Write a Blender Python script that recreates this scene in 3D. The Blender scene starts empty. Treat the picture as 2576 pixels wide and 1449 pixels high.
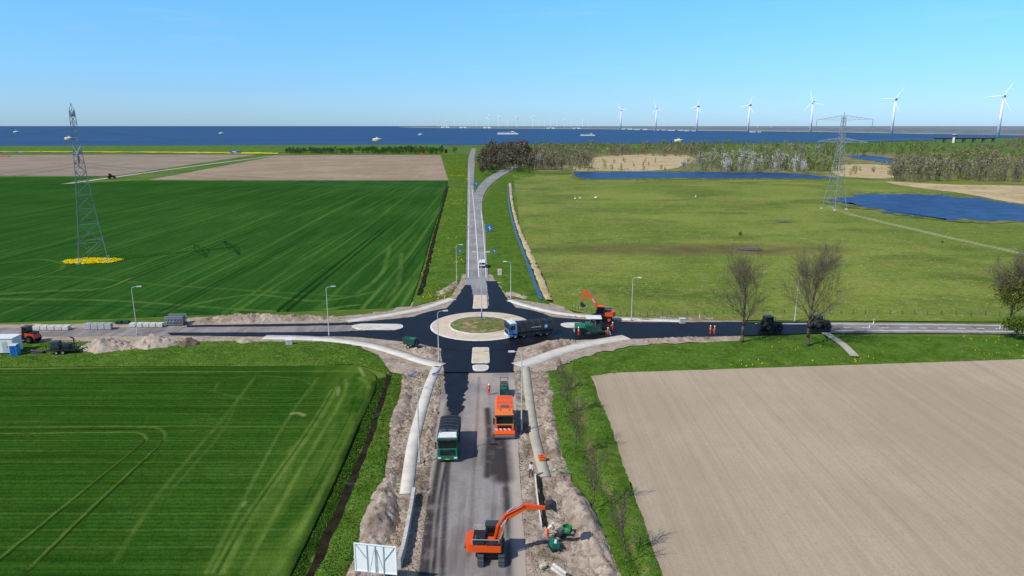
import bpy, bmesh, math, random
import numpy as np
from mathutils import Vector, Matrix
RD=random.Random(7); NR=np.random.RandomState(5)
SC=bpy.context.scene; C=SC.collection
W,H=2576.,1449.; FP=W*24/36; HZ=316.; CH=40.
pit=math.atan((H/2-HZ)/FP); sp,cp=math.sin(pit),math.cos(pit)
rad=math.radians
def G(px,py,z=0.):
    u=(px-W/2)/FP; v=(py-H/2)/FP; D=sp+v*cp; t=(CH-z)/D
    return Vector((u*t,(cp-v*sp)*t,z))
def mpp(py): return CH/(sp+(py-H/2)/FP*cp)/FP
def lin(r,g,b):
    f=lambda c:(c/255/12.92 if c/255<=.04045 else ((c/255+.055)/1.055)**2.4)
    return (f(r),f(g),f(b),1)
# ---------------------------------------------------------------- materials
def gmat(name,base,layers=(),attrs=(),rough=.9,spec=.05,bump=0,bscale=3,metal=0,bdist=.1):
    m=bpy.data.materials.new(name); m.use_nodes=True; nt=m.node_tree; N=nt.nodes; L=nt.links
    b=N['Principled BSDF']; b.inputs['Roughness'].default_value=rough; b.inputs['Metallic'].default_value=metal
    b.inputs['Specular IOR Level'].default_value=spec
    tc=N.new('ShaderNodeTexCoord').outputs['Object']
    def mix(f,a,col):
        x=N.new('ShaderNodeMix'); x.data_type='RGBA'; L.new(f,x.inputs[0]); L.new(a,x.inputs[6]); x.inputs[7].default_value=col; return x.outputs[2]
    rg=N.new('ShaderNodeRGB'); rg.outputs[0].default_value=base; col=rg.outputs[0]
    for ly in layers:
        c,sc,lo,hi=ly[:4]; st=ly[4] if len(ly)>4 else 1; sv=ly[5] if len(ly)>5 else (1,1,1); kd=ly[6] if len(ly)>6 else 'noise'
        mp=N.new('ShaderNodeMapping'); mp.inputs['Scale'].default_value=sv; L.new(tc,mp.inputs[0])
        if kd=='noise':
            t=N.new('ShaderNodeTexNoise'); t.inputs['Scale'].default_value=sc; t.inputs['Detail'].default_value=5; t.inputs['Roughness'].default_value=.6; o=t.outputs[0]
        else:
            t=N.new('ShaderNodeTexWave'); t.bands_direction=kd; t.inputs['Scale'].default_value=sc; t.inputs['Distortion'].default_value=.8; t.inputs['Detail'].default_value=3; t.inputs['Detail Scale'].default_value=.3; o=t.outputs['Fac']
        L.new(mp.outputs[0],t.inputs['Vector'])
        mr=N.new('ShaderNodeMapRange'); mr.inputs[1].default_value=lo; mr.inputs[2].default_value=hi; mr.inputs[4].default_value=st; L.new(o,mr.inputs[0])
        col=mix(mr.outputs[0],col,c)
    for an,c,st in attrs:
        a=N.new('ShaderNodeAttribute'); a.attribute_name=an
        mu=N.new('ShaderNodeMath'); mu.operation='MULTIPLY'; mu.inputs[1].default_value=st; mu.use_clamp=True; L.new(a.outputs['Fac'],mu.inputs[0])
        col=mix(mu.outputs[0],col,c)
    L.new(col,b.inputs['Base Color'])
    if bump:
        t=N.new('ShaderNodeTexNoise'); t.inputs['Scale'].default_value=bscale; t.inputs['Detail'].default_value=6; L.new(tc,t.inputs['Vector'])
        bp=N.new('ShaderNodeBump'); bp.inputs['Strength'].default_value=bump; bp.inputs['Distance'].default_value=bdist; L.new(t.outputs[0],bp.inputs['Height']); L.new(bp.outputs[0],b.inputs['Normal'])
    return m
M={}
M['ground']=gmat('ground grass',lin(92,116,46),[(lin(72,100,36),.02,.4,.6),(lin(124,130,68),.3,.5,.75,.6)])
M['pasture']=gmat('pasture',lin(104,122,44),[(lin(126,136,58),.014,.44,.58),(lin(78,98,34),.035,.5,.66,.85,(.6,1,1)),(lin(122,112,66),.02,.54,.68,.55,(1,2,1)),(lin(140,140,82),.22,.52,.72,.7),(lin(66,86,28),.6,.52,.7,.6),(lin(200,202,166),1.4,.61,.7,.75)],
    [('brown',lin(100,84,56),1.),('pale',lin(160,156,116),1.)],bump=.6,bscale=1.2)
M['crop_far']=gmat('winter wheat beyond',lin(43,82,31),[(lin(56,98,40),.012,.42,.62,.8),(lin(78,116,50),.35,.5,.72,.6,(1,.03,1)),(lin(29,63,23),.8,.5,.7,.7,(1,.04,1)),(lin(30,65,24),.13,.7,1,.35,(1,1,1),'X'),(lin(32,68,24),.9,.45,.7,.5)],
    [('light',lin(108,136,64),.65),('dark',lin(20,43,17),.95)],bump=.4,bscale=2,spec=0)
M['crop_near']=gmat('winter wheat near',lin(48,84,24),[(lin(62,99,33),.05,.42,.62,.8),(lin(32,64,15),.5,.48,.68,.8,(.06,1.6,1)),(lin(80,108,44),.7,.56,.75,.6,(.1,1.,1)),(lin(84,114,48),.11,.9,1,.35,(1,1,1),'Y'),(lin(28,58,14),.42,.5,1,.5,(1,1,1),'Y'),(lin(28,58,15),2.2,.45,.7,.6),(lin(74,100,42),5,.55,.75,.5)],
    [('edge',lin(96,120,46),.55),('light',lin(118,138,64),.62),('dark',lin(20,42,13),.95),('tan',lin(160,157,106),.8)],bump=.9,bscale=4,spec=0)
M['plough']=gmat('harrowed soil',lin(170,153,131),[(lin(180,163,141),.04,.42,.6),(lin(160,143,121),.6,.5,.75,.6,(1,.05,1)),(lin(148,131,110),.105,.9,1,.16,(1,1,1),'X'),(lin(188,171,149),.06,.93,1,.2,(1,1,1),'X'),(lin(152,135,114),.5,.6,1,.15,(1,1,1),'X'),(lin(156,139,118),3.,.5,.7,.5)],
    [('edge',lin(132,116,98),.6)],bump=.6,bscale=6,spec=0)
M['plough_far']=gmat('ploughed soil far',lin(150,131,109),[(lin(162,143,121),.02,.45,.6),(lin(136,117,97),.2,.5,.7,.6,(1,.1,1))])
M['plough_far2']=gmat('ploughed soil grey',lin(142,127,110),[(lin(154,139,122),.02,.45,.6),(lin(130,115,97),.2,.5,.7,.6,(.1,1,1))])
M['verge']=gmat('rough verge grass',lin(84,114,42),[(lin(66,96,30),.25,.42,.6),(lin(110,132,58),.9,.5,.7,.7),(lin(54,82,24),2.,.5,.66,.6),(lin(140,132,84),.5,.56,.74,.6)],[('dirt',lin(124,112,80),1.)],bump=.9,bscale=5,spec=0)
M['bankdark']=gmat('shaded ditch bank',lin(48,76,25),[(lin(32,56,15),.5,.42,.6),(lin(76,100,39),1.2,.52,.7,.6)],bump=.9,bscale=5,spec=0)  # shadow band along the crop edge painted as a darker green
M['verge_far']=gmat('verge far',lin(88,118,44),[(lin(70,100,34),.1,.42,.6),(lin(116,134,60),.4,.5,.7,.6)])
M['dirt']=gmat('disturbed soil',lin(174,159,143),[(lin(152,135,118),.4,.42,.62),(lin(194,180,165),1.1,.5,.68,.8),(lin(124,107,92),1.8,.54,.68,.8),(lin(112,112,72),.2,.57,.68,.5),(lin(104,90,76),.6,.6,.7,.6),(lin(144,128,112),5,.5,.66,.6)],[('dark',lin(108,93,80),.95)],bump=1.,bscale=5)
M['sand']=gmat('heaped sand',lin(184,169,154),[(lin(160,144,129),.8,.42,.62),(lin(142,125,110),2.5,.54,.7,.7)],bump=.9,bscale=6)
M['darksoil']=gmat('dark soil',lin(118,102,88),[(lin(90,76,64),1.2,.42,.62)],bump=.8,bscale=6)
M['oldroad']=gmat('milled asphalt',lin(146,140,137),[(lin(126,119,116),.12,.42,.6),(lin(164,157,152),.5,.5,.68,.8,(1,.12,1)),(lin(102,96,95),.8,.54,.7,.7,(1,.07,1)),(lin(122,116,114),4,.5,.68,.6),(lin(104,98,97),1.6,.62,.74,.6)],
    [('dusty',lin(178,163,150),.85),('wet',lin(58,53,53),.95),('track',lin(54,50,51),.95)],bump=.3,bscale=12)
M['northroad']=gmat('worn asphalt',lin(146,146,143),[(lin(128,128,127),.1,.42,.6),(lin(158,156,151),.6,.5,.68,.7,(1,.1,1))])
M['black']=gmat('fresh asphalt',lin(14,15,22),[(lin(23,25,35),.3,.45,.65),(lin(9,10,15),1.2,.5,.7,.7),(lin(32,34,44),2.5,.58,.72,.5)],rough=.55,spec=.3,bump=.25,bscale=14)
M['path']=gmat('concrete path',lin(210,204,193),[(lin(192,185,172),.5,.42,.62),(lin(218,212,203),2.,.5,.7,.6),(lin(178,167,152),.9,.6,.75,.5)],bump=.15,bscale=10)
M['path2']=gmat('grey path',lin(180,174,158),[(lin(166,160,142),.5,.42,.62),(lin(150,140,122),1.2,.58,.75,.6)])
M['apron']=gmat('apron paving',lin(206,191,168),[(lin(192,176,152),.6,.42,.62),(lin(216,203,182),2.5,.5,.7,.6)],bump=.2,bscale=12)
M['kerb']=gmat('white kerb concrete',lin(222,218,211),[(lin(200,195,186),1.5,.45,.65)])
M['redkerb']=gmat('red brick edge',lin(150,70,56),[(lin(180,150,140),1.2,.45,.65)])
M['white']=gmat('road paint',lin(230,230,226),[(lin(200,198,194),1.,.5,.7,.5)])
M['lake']=gmat('lake water',lin(22,58,98),[(lin(30,70,112),.004,.42,.6,.8,(.3,1,1)),(lin(16,47,84),.03,.5,.7,.7,(.2,1,1))],rough=.45,spec=.12,bump=.3,bscale=.15)
M['pond']=gmat('pond water',lin(24,58,106),[(lin(36,74,124),.03,.42,.6),(lin(11,35,74),.22,.42,.6,.9,(.4,1.4,1)),(lin(76,114,156),.5,.57,.7,.75,(.4,1.5,1))],rough=.4,spec=.12,bump=.6,bscale=.8)
M['ditch']=gmat('ditch water',lin(52,78,108),[(lin(70,84,72),.15,.48,.66,.8),(lin(34,58,92),.4,.52,.7,.7)],rough=.3,spec=.2)
M['darkditch']=gmat('muddy ditch',lin(48,42,30),[(lin(28,26,18),.6,.42,.6),(lin(60,70,86),.25,.6,.7,.8)])
M['damp']=gmat('damp mud',lin(92,82,66),[(lin(74,72,70),.3,.45,.62),(lin(96,110,126),.6,.62,.72,.6)],rough=.5,spec=.2)
M['reed']=gmat('dry reeds',lin(190,170,132),[(lin(168,148,110),.05,.42,.6),(lin(206,188,154),.3,.5,.7,.7),(lin(128,120,80),.12,.58,.7,.6)],bump=.6,bscale=1)
M['pondbank']=gmat('grassy pond bank',lin(110,120,62),[(lin(84,98,46),.12,.42,.6),(lin(170,154,112),.2,.54,.68,.8)],bump=.5,bscale=1)
M['woodfloor']=gmat('wood floor',lin(126,120,80),[(lin(98,104,56),.03,.42,.6),(lin(162,148,112),.06,.5,.64,.8)])
M['farland']=gmat('far shore land',lin(122,136,138),[(lin(108,120,126),.004,.42,.6),(lin(148,156,146),.01,.5,.7,.7)])  # paler, bluish tint puts the aerial haze into the colour
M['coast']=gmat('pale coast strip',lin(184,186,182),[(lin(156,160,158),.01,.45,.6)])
M['farwood']=gmat('far shore wood',lin(104,114,122),[(lin(118,126,130),.01,.42,.6)])  # distance haze painted in as a blue-grey base
M['tuft']=gmat('grass tuft',lin(92,124,46),[(lin(72,104,32),.4,.42,.6),(lin(126,146,70),1.5,.5,.7,.6)],spec=0)
M['flower']=gmat('rapeseed flower',lin(232,208,14),[(lin(205,190,30),2,.45,.65)])
M['rapefar']=gmat('rapeseed strip flowers',lin(206,192,44),[(lin(136,150,52),.03,.46,.6),(lin(226,204,30),.1,.5,.7,.6)])
for k,c1,c2,c3 in (('wbrown',(136,130,104),(106,102,80),(162,156,128)),('wgreen',(120,132,80),(92,106,56),(150,160,104)),('wolive',(142,148,90),(114,122,68),(170,174,114)),('wgrey',(158,156,140),(126,124,108),(184,182,166)),('wblossom',(206,202,197),(176,172,166),(226,224,221)),('wdark',(76,100,54),(56,78,38),(106,126,70)),('wred',(136,124,104),(106,98,82),(160,148,128)),('wclump',(108,98,80),(80,74,58),(136,126,104))):
    M[k]=gmat('foliage '+k,lin(*c1),[(lin(*c2),.12,.42,.58),(lin(*c3),.4,.52,.68,.8)],rough=1,spec=0)
M['bush']=gmat('bush leaf',lin(88,110,44),[(lin(60,80,28),.8,.42,.6),(lin(124,136,64),2,.52,.7,.7)])
M['leafolive']=gmat('young olive leaf',lin(116,122,58),[(lin(88,96,40),.8,.42,.6),(lin(144,146,82),2,.52,.7,.7)])
M['bark']=gmat('bark',lin(104,94,82),[(lin(74,66,56),1.5,.42,.6)])
M['twig']=gmat('twig',lin(112,102,88),[(lin(88,79,67),.6,.42,.6)])
def paint(n,c,dirt=(120,105,92),r=.4,st=.35): M[n]=gmat(n+' paint',lin(*c),[(lin(*dirt),1.3,.5,.75,st)],rough=r,spec=.4)
paint('orange',(232,84,16)); paint('orange2',(236,124,48)); paint('green',(14,112,88)); paint('dgreen',(20,66,52)); paint('whitep',(228,228,226)); paint('blue',(26,96,176)); paint('cabblue',(92,150,190)); paint('red',(206,74,44)); paint('boardwhite',(246,246,246),(226,224,220))
paint('greybody',(92,98,104)); paint('darkgrey',(58,62,68)); paint('dark',(34,35,38),r=.6); paint('silver',(150,154,158)); paint('lightgrey',(186,188,188)); paint('tarp',(28,30,36),(60,60,62),.55,.4); paint('yellow',(238,190,22)); paint('tractor',(58,70,56)); paint('skyblue',(60,150,210)); paint('chevred',(214,60,40))
M['rubber']=gmat('tyre rubber',lin(30,30,31),[(lin(72,66,58),1.5,.5,.7,.5)])
M['glass']=gmat('vehicle glass',lin(22,28,34),rough=.08,spec=.6)
M['steel']=gmat('galvanised steel',lin(150,156,160),[(lin(120,126,130),.6,.45,.65)],rough=.5,spec=.4)
M['pole']=gmat('lamp pole steel',lin(200,202,200),[(lin(174,176,174),1,.45,.65)],rough=.5,spec=.4)
M['lattice']=gmat('lattice steel',lin(150,158,162),[(lin(120,128,132),.3,.45,.65)],rough=.6,spec=.3)
M['wire']=gmat('conductor',lin(120,128,134))
M['turb']=gmat('turbine white',lin(238,239,240)); M['turbfar']=gmat('turbine far',lin(220,231,239))  # turbfar: bluish white with the horizon haze painted in
M['lampglass']=gmat('lamp lens',lin(225,225,220),rough=.2,spec=.5)
M['hivis']=gmat('orange workwear',lin(240,84,24),[(lin(214,66,16),6,.45,.65)]); M['skin']=gmat('skin',lin(200,146,118)); M['trous']=gmat('work trousers',lin(48,50,60)); M['paleshirt']=gmat('pale shirt',lin(214,206,200)); M['boot']=gmat('boot',lin(40,34,30)); M['reflect']=gmat('reflective band',lin(226,228,210))
M['helmet']=gmat('helmet',lin(236,236,232),rough=.4); M['hose']=gmat('green hose',lin(24,128,70),rough=.5)
M['conc']=gmat('precast concrete',lin(200,196,188),[(lin(176,170,160),.9,.42,.62)],bump=.2,bscale=8)
M['wood']=gmat('timber',lin(170,140,104))
M['island']=gmat('roundabout soil',lin(124,114,74),[(lin(84,110,44),.5,.45,.58),(lin(158,138,116),.8,.52,.64)],bump=1,bscale=4)
# ---------------------------------------------------------------- tags
def tag(o,label=None,cat=None,group=None,kind=None):
    for k,v in (('label',label),('category',cat),('group',group),('kind',kind)):
        if v: o[k]=v
    return o
def thing(name,label,cat,loc=(0,0,0),rz=0,group=None):
    o=bpy.data.objects.new(name,None); C.objects.link(o); o.location=loc; o.rotation_euler=(0,0,rz); o.empty_display_size=.5
    return tag(o,label,cat,group)
# ---------------------------------------------------------------- mesh builder
class MB:
    def __init__(s): s.v=[];s.f=[];s.mi=[];s.c=0
    def add(s,vs,fs):
        o=len(s.v); s.v.extend(tuple(v) for v in vs); s.f.extend(tuple(i+o for i in f) for f in fs); s.mi.extend([s.c]*len(fs)); return s
    def box(s,x0,x1,y0,y1,z0,z1,t=0):
        return s.add([(x0,y0,z0),(x1,y0,z0),(x1,y1,z0),(x0,y1,z0),(x0+t,y0+t,z1),(x1-t,y0+t,z1),(x1-t,y1-t,z1),(x0+t,y1-t,z1)],[(3,2,1,0),(4,5,6,7),(0,1,5,4),(1,2,6,5),(2,3,7,6),(3,0,4,7)])
    def prism(s,pr,a,b,ax='x'):
        f={'x':lambda p,t:(t,p[0],p[1]),'y':lambda p,t:(p[0],t,p[1]),'z':lambda p,t:(p[0],p[1],t)}[ax]; n=len(pr)
        return s.add([f(p,a) for p in pr]+[f(p,b) for p in pr],[tuple(range(n))[::-1],tuple(range(n,2*n))]+[(i,(i+1)%n,n+(i+1)%n,n+i) for i in range(n)])
    def tube(s,p,q,r,r2=None,n=6):
        p=Vector(p);q=Vector(q);r2=r if r2 is None else r2; d=q-p
        if d.length<1e-6: return s
        d.normalize(); a=d.orthogonal().normalized(); b=d.cross(a); vs=[]
        for c,rr in ((p,r),(q,r2)):
            for k in range(n):
                t=2*math.pi*k/n; vs.append(c+a*(rr*math.cos(t))+b*(rr*math.sin(t)))
        return s.add(vs,[(k,(k+1)%n,n+(k+1)%n,n+k) for k in range(n)]+[tuple(range(n))[::-1],tuple(range(n,2*n))])
    def path(s,pts,r,n=6):
        for i in range(len(pts)-1):
            a=r[i] if isinstance(r,(list,tuple)) else r; b=r[i+1] if isinstance(r,(list,tuple)) else r
            s.tube(pts[i],pts[i+1],a,b,n)
        return s
    def lathe(s,pr,c,ax='x',n=20):
        vs=[];m=len(pr)
        for a,r in pr:
            for k in range(n):
                t=2*math.pi*k/n; x,y=r*math.cos(t),r*math.sin(t)
                vs.append({'x':(c[0]+a,c[1]+x,c[2]+y),'y':(c[0]+x,c[1]+a,c[2]+y),'z':(c[0]+x,c[1]+y,c[2]+a)}[ax])
        fs=[(i*n+k,i*n+(k+1)%n,(i+1)*n+(k+1)%n,(i+1)*n+k) for i in range(m-1) for k in range(n)]
        return s.add(vs,fs)
    def beam(s,pts,hs,x0,x1):
        n=len(pts); up=[];dn=[]
        for i in range(n):
            a=Vector(pts[max(i-1,0)]);b=Vector(pts[min(i+1,n-1)]); d=(b-a).normalized(); nn=Vector((-d.y,d.x)); p=Vector(pts[i])
            up.append(p+nn*hs[i]/2); dn.append(p-nn*hs[i]/2)
        for i in range(n-1): s.prism([up[i],up[i+1],dn[i+1],dn[i]],x0,x1)
        return s
    def rot(s,a):
        c,q=math.cos(a),math.sin(a); s.v=[(x*c-y*q,x*q+y*c,z) for x,y,z in s.v]; return s
    def build(s,name,m,parent=None,smooth=False,bev=0):
        me=bpy.data.meshes.new(name); me.from_pydata(s.v,[],s.f)
        for x in (m if isinstance(m,(list,tuple)) else [m]): me.materials.append(M[x])
        if any(s.mi): me.polygons.foreach_set('material_index',s.mi)
        bm=bmesh.new(); bm.from_mesh(me); bmesh.ops.recalc_face_normals(bm,faces=bm.faces)
        if bev: bmesh.ops.bevel(bm,geom=bm.edges[:],offset=bev,segments=2,affect='EDGES',clamp_overlap=True)
        bm.to_mesh(me); bm.free()
        if smooth: me.shade_smooth()
        o=bpy.data.objects.new(name,me); C.objects.link(o)
        if parent: o.parent=parent
        return o
def fastmesh(name,V,Fc,m,parent=None,k=4,smooth=False,attrs=None):
    V=np.asarray(V,dtype=np.float32).reshape(-1,3); Fc=np.asarray(Fc,dtype=np.int32).reshape(-1,k)
    me=bpy.data.meshes.new(name); me.vertices.add(len(V)); me.vertices.foreach_set('co',V.ravel())
    me.loops.add(Fc.size); me.loops.foreach_set('vertex_index',Fc.ravel()); me.polygons.add(len(Fc)); me.polygons.foreach_set('loop_start',np.arange(0,Fc.size,k,dtype=np.int32))
    me.update(calc_edges=True); me.validate()
    for an,ar in (attrs or {}).items(): me.attributes.new(an,'FLOAT','POINT').data.foreach_set('value',np.asarray(ar,dtype=np.float32).ravel())
    if smooth: me.shade_smooth()
    me.materials.append(M[m]); o=bpy.data.objects.new(name,me); C.objects.link(o)
    if parent: o.parent=parent
    return o
TB=NR.rand(256,256)
def vn(x,y,s=0):
    xi=np.floor(x).astype(int);yi=np.floor(y).astype(int);fx=x-xi;fy=y-yi;fx=fx*fx*(3-2*fx);fy=fy*fy*(3-2*fy)
    g=lambda a,b:TB[(a+s*37)%256,(b+s*91)%256]
    return (g(xi,yi)*(1-fx)+g(xi+1,yi)*fx)*(1-fy)+(g(xi,yi+1)*(1-fx)+g(xi+1,yi+1)*fx)*fy
def fbm(x,y,s=0,o=4):
    r=0;a=.5;t=0
    for i in range(o): r=r+a*vn(x*2**i,y*2**i,s+i);t+=a;a*=.55
    return r/t
def dpoly(X,Y,pts):
    d=np.full(X.shape,1e9)
    for (ax,ay),(bx,by) in zip(pts[:-1],pts[1:]):
        vx,vy=bx-ax,by-ay; L=vx*vx+vy*vy+1e-9; t=np.clip(((X-ax)*vx+(Y-ay)*vy)/L,0,1); d=np.minimum(d,np.hypot(X-ax-t*vx,Y-ay-t*vy))
    return d
def crom(P,i,t):
    n=len(P);p0=P[max(i-1,0)];p1=P[i];p2=P[i+1];p3=P[min(i+2,n-1)]
    return tuple(.5*((2*b)+(c-a)*t+(2*a-5*b+4*c-d)*t*t+(-a+3*b-3*c+d)*t**3) for a,b,c,d in zip(p0,p1,p2,p3))
def pxl(P,k=8):
    out=[]
    for i in range(len(P)-1):
        for j in range(k): out.append(crom(P,i,j/k))
    return out+[P[-1]]
def wl(P,k=8): return [tuple(G(*p)[:2]) for p in pxl(P,k)]
def lines(specs,nz=.25,lo=.1):
    S=[(wl(P),w,s) for P,w,s in specs]
    def f(X,Y,Sg):
        r=np.zeros(X.shape)
        for P,w,s in S: r=np.maximum(r,s*np.clip(1.4-dpoly(X,Y,P)/w,0,1))
        return r*np.clip(lo+1.5*fbm(X*nz,Y*nz,3)*(.4+fbm(X*1.7,Y*1.7,5)),0,1)
    return f
PATHS=[([(872,810),(930,801),(1000,790),(1070,776),(1140,753)],2.2,'path'),([(1283,756),(1340,773),(1420,790),(1540,801),(1720,808)],2.2,'path'),([(665,849),(760,851),(850,857),(930,869),(1000,888),(1060,908),(1112,921)],2.4,'path'),([(1298,921),(1350,907),(1400,888),(1480,866),(1575,849)],2.8,'path'),
  ([(1100,923),(1080,970),(1056,1050),(1037,1130),(1022,1245)],1.5,'path'),([(1322,924),(1331,1000),(1345,1100),(1372,1202)],1.3,'path2')]
PW=[(wl(P,6),w/2) for P,w,_ in PATHS]+[(wl([(1042,1248),(1030,1320),(1016,1390),(1004,1432)]),.3)]
def pmask(X,Y):
    m=np.ones(X.shape)
    for P,hw in PW: m=np.minimum(m,np.clip((dpoly(X,Y,P)-hw-.02)/.5,0,1))
    return m
GR={}
def gridmesh(name,X,Y,Z,m,attrs=None,smooth=True):
    nr,nc=X.shape; V=np.stack([X,Y,Z],-1).reshape(-1,3); I=np.arange(nr*nc).reshape(nr,nc)
    F=np.stack([I[:-1,:-1],I[:-1,1:],I[1:,1:],I[1:,:-1]],-1).reshape(-1,4)
    a=V[F[0]]; 
    if np.cross((a[1]-a[0])[:2],(a[3]-a[0])[:2])<0: F=F[:,::-1]
    return fastmesh(name,V,F,m,smooth=smooth,attrs=attrs)
def loft(name,Lp,Rp,m,z=.05,step=1.,nx=4,hf=None,attrs=None,jit=0,skirt=None,kind='structure',key=None,jf=.4):
    a=[];b=[]
    for i in range(len(Lp)-1):
        n=int(max(2,min(500,max((G(*Lp[i])-G(*Lp[i+1])).length,(G(*Rp[i])-G(*Rp[i+1])).length)/step)))
        for k in range(n): a.append(crom(Lp,i,k/n)); b.append(crom(Rp,i,k/n))
    a.append(Lp[-1]);b.append(Rp[-1])
    A=np.array([G(*p)[:2] for p in a]);B=np.array([G(*p)[:2] for p in b])
    if jit:
        d=A-B;d/=np.linalg.norm(d,axis=1)[:,None]+1e-6
        A=A+d*((fbm(A[:,0]*jf,A[:,1]*jf,5)-.5)*2*jit)[:,None]; B=B+d*((fbm(B[:,0]*jf,B[:,1]*jf,6)-.5)*2*jit)[:,None]
    S=np.linspace(0,1,nx+1)[None,:]; X=A[:,:1]*(1-S)+B[:,:1]*S; Y=A[:,1:]*(1-S)+B[:,1:]*S; Sg=np.broadcast_to(S,X.shape)
    Z=np.full(X.shape,float(z))
    if hf: Z=Z+hf(X,Y,Sg)
    if skirt is not None:
        Z[0,:]=Z[-1,:]=skirt; Z[:,0]=Z[:,-1]=skirt
    at={k:f(X,Y,Sg) for k,f in (attrs or {}).items()}
    o=gridmesh(name,X,Y,Z,m,at); tag(o,kind=kind); GR[key or name]=(X,Y,Z); return o
def ribbon(name,P,w,m,z,nx=2,skirt=None):
    c=np.array(wl(P,12)); d=np.gradient(c,axis=0); d/=np.linalg.norm(d,axis=1)[:,None]+1e-9; n=np.stack([-d[:,1],d[:,0]],1)
    S=np.linspace(-.5,.5,nx+1)[None,:]
    if skirt is not None: S=np.concatenate([[[-.5]],S*.992,[[.5]]],1)
    X=c[:,:1]+n[:,:1]*S*w; Y=c[:,1:]+n[:,1:]*S*w; Z=np.full(X.shape,float(z))
    if skirt is not None: Z[:,0]=Z[:,-1]=skirt
    return tag(gridmesh(name,X,Y,Z,m,smooth=False),kind='structure')
def poly(name,P,m,z,k=6,jit=0,kind='structure'):
    n=len(P);pts=[]
    for i in range(n):
        q=[P[(i-1)%n],P[i],P[(i+1)%n],P[(i+2)%n]]
        for j in range(k): pts.append(crom(q,1,j/k))
    V=[G(*p) for p in pts]
    V=[(v.x+(vn(np.array(v.x*.6),np.array(v.y*.6),2)-.5)*2*jit,v.y+(vn(np.array(v.x*.6),np.array(v.y*.6),9)-.5)*2*jit,z) for v in V]
    me=bpy.data.meshes.new(name); me.from_pydata(V,[],[tuple(range(len(V)))]); me.materials.append(M[m]); o=bpy.data.objects.new(name,me); C.objects.link(o); return tag(o,kind=kind)
def mound(name,P,m,label=None,cat=None,group=None,rough=.5,seed=0,step=.22,z0=.02):
    ps=pxl([p[:2] for p in P],10); c=np.array([G(*p)[:2] for p in ps]); t=np.linspace(0,len(P)-1,len(ps))
    n=int(max(14,np.sum(np.linalg.norm(np.diff(c,axis=0),axis=1))/step)); ti=np.linspace(0,len(P)-1,n)
    c=np.stack([np.interp(ti,t,c[:,0]),np.interp(ti,t,c[:,1])],1); hw=np.interp(ti,range(len(P)),[p[2] for p in P]);h=np.interp(ti,range(len(P)),[p[3] for p in P])
    d=np.gradient(c,axis=0); d/=np.linalg.norm(d,axis=1)[:,None]+1e-9; nn=np.stack([-d[:,1],d[:,0]],1); e=np.sqrt(np.clip(np.sin(np.linspace(0,math.pi,n)),0,1))
    S=np.linspace(-1,1,int(max(10,2*hw.max()/step)))[None,:]; wv=(hw*(.35+.65*e))[:,None]
    X=c[:,:1]+nn[:,:1]*S*wv; Y=c[:,1:]+nn[:,1:]*S*wv; sh=(1-np.abs(S)**1.4)*e[:,None]
    Z=h[:,None]*sh*(.35+1.1*fbm(X*.6,Y*.6,seed))+rough*((fbm(X*1.6,Y*1.6,seed+2)-.4)+.7*(vn(X*3.1,Y*3.1,seed+5)-.5)+.4*(vn(X*6.3,Y*6.3,seed+7)-.5))*np.clip(sh*2.5,0,1)
    Z=z0-.05+Z*pmask(X,Y)
    o=gridmesh(name,X,Y,Z,m,smooth=False,attrs={'dark':np.clip(fbm(X*.5,Y*.5,seed+9)*3.4-1.8,0,1)}); GR[name]=(X,Y,Z)
    return tag(o,label,cat,group) if label else tag(o,kind='structure')
ZR=.14
# ================================================================ CAMERA / LIGHT
cam=bpy.data.cameras.new('Camera'); cam.lens=24; cam.sensor_width=36; cam.clip_start=.5; cam.clip_end=120000
co=bpy.data.objects.new('Camera',cam); C.objects.link(co); co.location=(0,0,CH); co.rotation_euler=(math.pi/2-pit,0,0); SC.camera=co
el=rad(47); az=rad(235)
w=bpy.data.worlds.new('World'); SC.world=w; w.use_nodes=True; nt=w.node_tree
sk=nt.nodes.new('ShaderNodeTexSky'); sk.sky_type='NISHITA'; sk.sun_disc=False; sk.sun_elevation=el; sk.sun_rotation=az; sk.air_density=1.; sk.dust_density=.3; sk.ozone_density=2.
bg=nt.nodes['Background']; bg.inputs[1].default_value=.11
tcw=nt.nodes.new('ShaderNodeTexCoord'); sx=nt.nodes.new('ShaderNodeSeparateXYZ'); nt.links.new(tcw.outputs['Generated'],sx.inputs[0])
rp=nt.nodes.new('ShaderNodeValToRGB'); nt.links.new(sx.outputs[2],rp.inputs[0]); e_=rp.color_ramp.elements
for k,(p,c) in enumerate(((0,(.58,.93,1.62)),(.05,(.57,.95,1.54)),(.11,(.6,1.1,1.62)),(.17,(.65,1.27,1.8)),(.4,(.95,1.0,1.1)))):
    x=e_[k] if k<2 else e_.new(p); x.position=p; x.color=(c[0]/2.5,c[1]/2.5,c[2]/2.5,1)
v1=nt.nodes.new('ShaderNodeVectorMath'); v1.operation='MULTIPLY'; nt.links.new(sk.outputs[0],v1.inputs[0]); nt.links.new(rp.outputs[0],v1.inputs[1])
v2=nt.nodes.new('ShaderNodeVectorMath'); v2.operation='SCALE'; v2.inputs['Scale'].default_value=2.5; nt.links.new(v1.outputs[0],v2.inputs[0])
mpw=nt.nodes.new('ShaderNodeMapping'); mpw.inputs['Scale'].default_value=(1,1,9); nt.links.new(tcw.outputs['Generated'],mpw.inputs[0]); nw=nt.nodes.new('ShaderNodeTexNoise'); nw.inputs['Scale'].default_value=5; nw.inputs['Detail'].default_value=7; nt.links.new(mpw.outputs[0],nw.inputs['Vector'])
mw=nt.nodes.new('ShaderNodeMapRange'); mw.inputs[1].default_value=.6; mw.inputs[2].default_value=.8; mw.inputs[4].default_value=.16; nt.links.new(nw.outputs[0],mw.inputs[0])
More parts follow.
